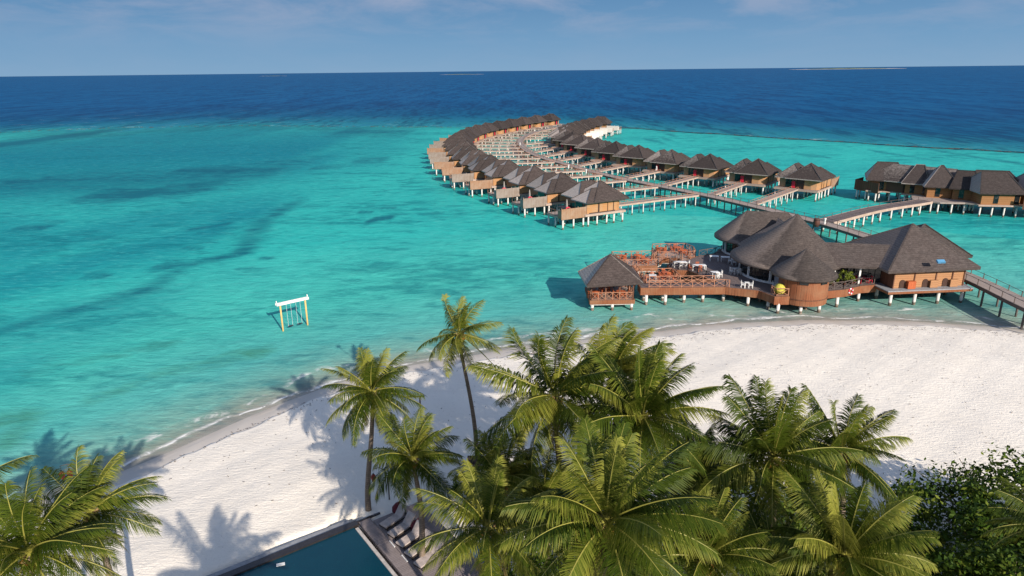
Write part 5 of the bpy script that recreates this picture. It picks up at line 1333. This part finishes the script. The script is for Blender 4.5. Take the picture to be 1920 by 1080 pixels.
mb = MB(); mb.add([(-1.1, -.5, 1.45), (1.4, -.5, 1.45), (1.4, 0, 1.85), (-1.1, 0, 1.85), (-1.1, .5, 1.45), (1.4, .5, 1.45), (-1.1, -.5, 1.38), (1.4, -.5, 1.38), (1.4, .5, 1.38), (-1.1, .5, 1.38)], [(0, 1, 2, 3), (3, 2, 5, 4), (6, 7, 1, 0), (4, 5, 8, 9), (9, 8, 7, 6), (1, 7, 8, 5, 2), (0, 3, 4, 9, 6)]); mb.build('roof', 'roof_villa', r)
mb = MB(); mb.box((0, 0, .85), (1.3, .5, .06)); mb.build('shelf', 'red_wood', r)
p = at(968, 668, .3); z = ground_at(p.x, p.y)
mb = MB(); mb.tube([(0, 0, 0), (.9, -.1, .25), (2.2, -.5, .3), (3.2, -1.2, .12)], [.02, .04, .06, .08], 6); mb.tube([(.9, -.1, .25), (.2, .5, .35), (-.5, .4, .3)], [.04, .03, .01], 5)
mb.tube([(1.6, -.3, .27), (2.2, .5, .45)], [.035, .01], 5)
o = mb.build('driftwood', 'branch_bark', None, True); o.location = (p.x, p.y, z); tag(o, 'bare dead branch lying at the wet edge of the sand', 'driftwood')

# fallen leaflets and bits of weed on the dry sand
mb = MB(); rn = random.Random(9)
for k in range(1500):
    x = rn.uniform(-28, 62); inl = rn.uniform(2.8, 4.6) if rn.random() < .45 else rn.uniform(3, 34)
    y = float(smooth_line(np.array([x]))[0])-inl*1.12
    if y < 30 or (x < -5 and y < 41 and x > -28): continue
    z = ground_at(x, y)+.05; a = rn.uniform(0, 6.3); l = rn.uniform(.05, .22); w_ = rn.uniform(.02, .05)
    mb.box((x, y, z+.02), (l, w_, .02), a)
tag(mb.build('leaf_litter', 'branch_bark'), 'scattered bits of dried leaf and weed on the sand', 'leaf litter', None, 'stuff')

# swing in the lagoon
a = at(531, 621, 0); b2 = at(577, 609.5, 0); d = b2-a; Ls = d.length
S0 = empty('sea_swing', (a.x, a.y, 0), atan2(d.y, d.x), 'double swing frame with two pale wooden posts and white beam standing in the lagoon', 'swing frame')
SHT = 3.5
for x in (0, Ls):
    mb = MB(); mb.tube([(x, 0, -1.5), (x, 0, SHT)], .105, 10); mb.build('post', 'pale_wood', S0, True)
for y in (-.2, .2):
    mb = MB(); mb.bar((-.5, y, SHT), (Ls+.4, y, SHT), .13, .24); mb.build('beam', 'white_paint', S0)
for x in (-.42, Ls+.32):
    mb = MB(); mb.tube([(x, -.36, SHT-.1), (x, 0, SHT+.42), (x, .36, SHT-.1)], .06, 6); mb.tube([(x, -.34, SHT-.08), (x, .34, SHT-.08)], .05, 6); mb.build('end_bracket', 'white_paint', S0)
mb = MB()
for i in range(7): mb.bar((.2+i*(Ls-.4)/6, -.13, SHT), (.2+i*(Ls-.4)/6, .13, SHT), .08, .05)
mb.build('roof_slats', 'rail_wood', S0)
for k, x in enumerate((.32*Ls, .70*Ls)):
    mb = MB(); mb.box((x, 0, .45), (.62, .28, .06)); s = mb.build('swing_seat', 'black_metal', S0)
    mb = MB()
    for u in (-.27, .27): mb.tube([(x+u, 0, .46), (x+u, 0, SHT-.1)], .014, 5)
    mb.build('rope', 'rope', s)

# ------------------------------------------------------------------ light, sky, camera
SE = radians(25.5); sdir = Vector((0.49, -0.872, 0)).normalized()
S = Vector((sdir.x*cos(SE), sdir.y*cos(SE), sin(SE)))
sun = bpy.data.lights.new('sun', 'SUN'); sun.energy = 4.5; sun.angle = radians(.55); sun.color = (1.0, .90, .78)
so = bpy.data.objects.new('sun', sun); col.objects.link(so); so.rotation_euler = S.to_track_quat('Z', 'Y').to_euler()
w = bpy.data.worlds.new('World'); scn.world = w; w.use_nodes = True; nt = w.node_tree
bg = nt.nodes['Background']
sky = N(nt, 'ShaderNodeTexSky', sky_type='NISHITA', sun_disc=False, sun_elevation=SE, sun_rotation=atan2(sdir.x, sdir.y), air_density=1.0, dust_density=0.6, ozone_density=3.0, altitude=0)
tc = N(nt, 'ShaderNodeTexCoord')
mp = N(nt, 'ShaderNodeMapping'); mp.inputs['Scale'].default_value = (2.2, 2.2, 9.0); L(nt, tc.outputs['Generated'], mp.inputs[0])
cn = noise(nt, mp.outputs[0], 2.6, 7, .62, .35)
sp = N(nt, 'ShaderNodeSeparateXYZ'); L(nt, tc.outputs['Generated'], sp.inputs[0])
hi_ = ramp(nt, sp.outputs[2], [(0.03, .08), (0.12, 1.0)])
cm = mth(nt, 'MULTIPLY', ramp(nt, cn, [(0.42, 0), (0.64, 1)]).outputs[0], mth(nt, 'MULTIPLY', hi_.outputs[0], .70))
# humid blue air low over the sea
low = ramp(nt, sp.outputs[2], [(0.0, (1.30, 2.25, 3.35)), (0.04, (1.02, 2.00, 3.20)), (0.10, (0.66, 1.52, 2.75)), (0.30, (0.6, 1.5, 3.2))])
lf = ramp(nt, sp.outputs[2], [(0.12, 1.0), (0.45, 0.0)])
skc = mixc(nt, lf.outputs[0], sky.outputs[0], low.outputs[0])
mxs = mixc(nt, cm, skc, (2.6, 2.7, 3.4))
L(nt, mxs, bg.inputs[0]); bg.inputs[1].default_value = 0.115
cam = bpy.data.cameras.new('camera'); cam.sensor_width = 36; cam.lens = 24; cam.clip_start = .5; cam.clip_end = 90000
co = bpy.data.objects.new('camera', cam); col.objects.link(co); scn.camera = co
co.matrix_world = Matrix.Translation((0, 0, H)) @ Matrix.Rotation(pi/2-TH, 4, 'X') @ Matrix.Rotation(-RO, 4, 'Z')
scn.view_settings.view_transform = 'Standard'; scn.view_settings.look = 'None'; scn.view_settings.exposure = 0.58
scn.view_settings.gamma = 1
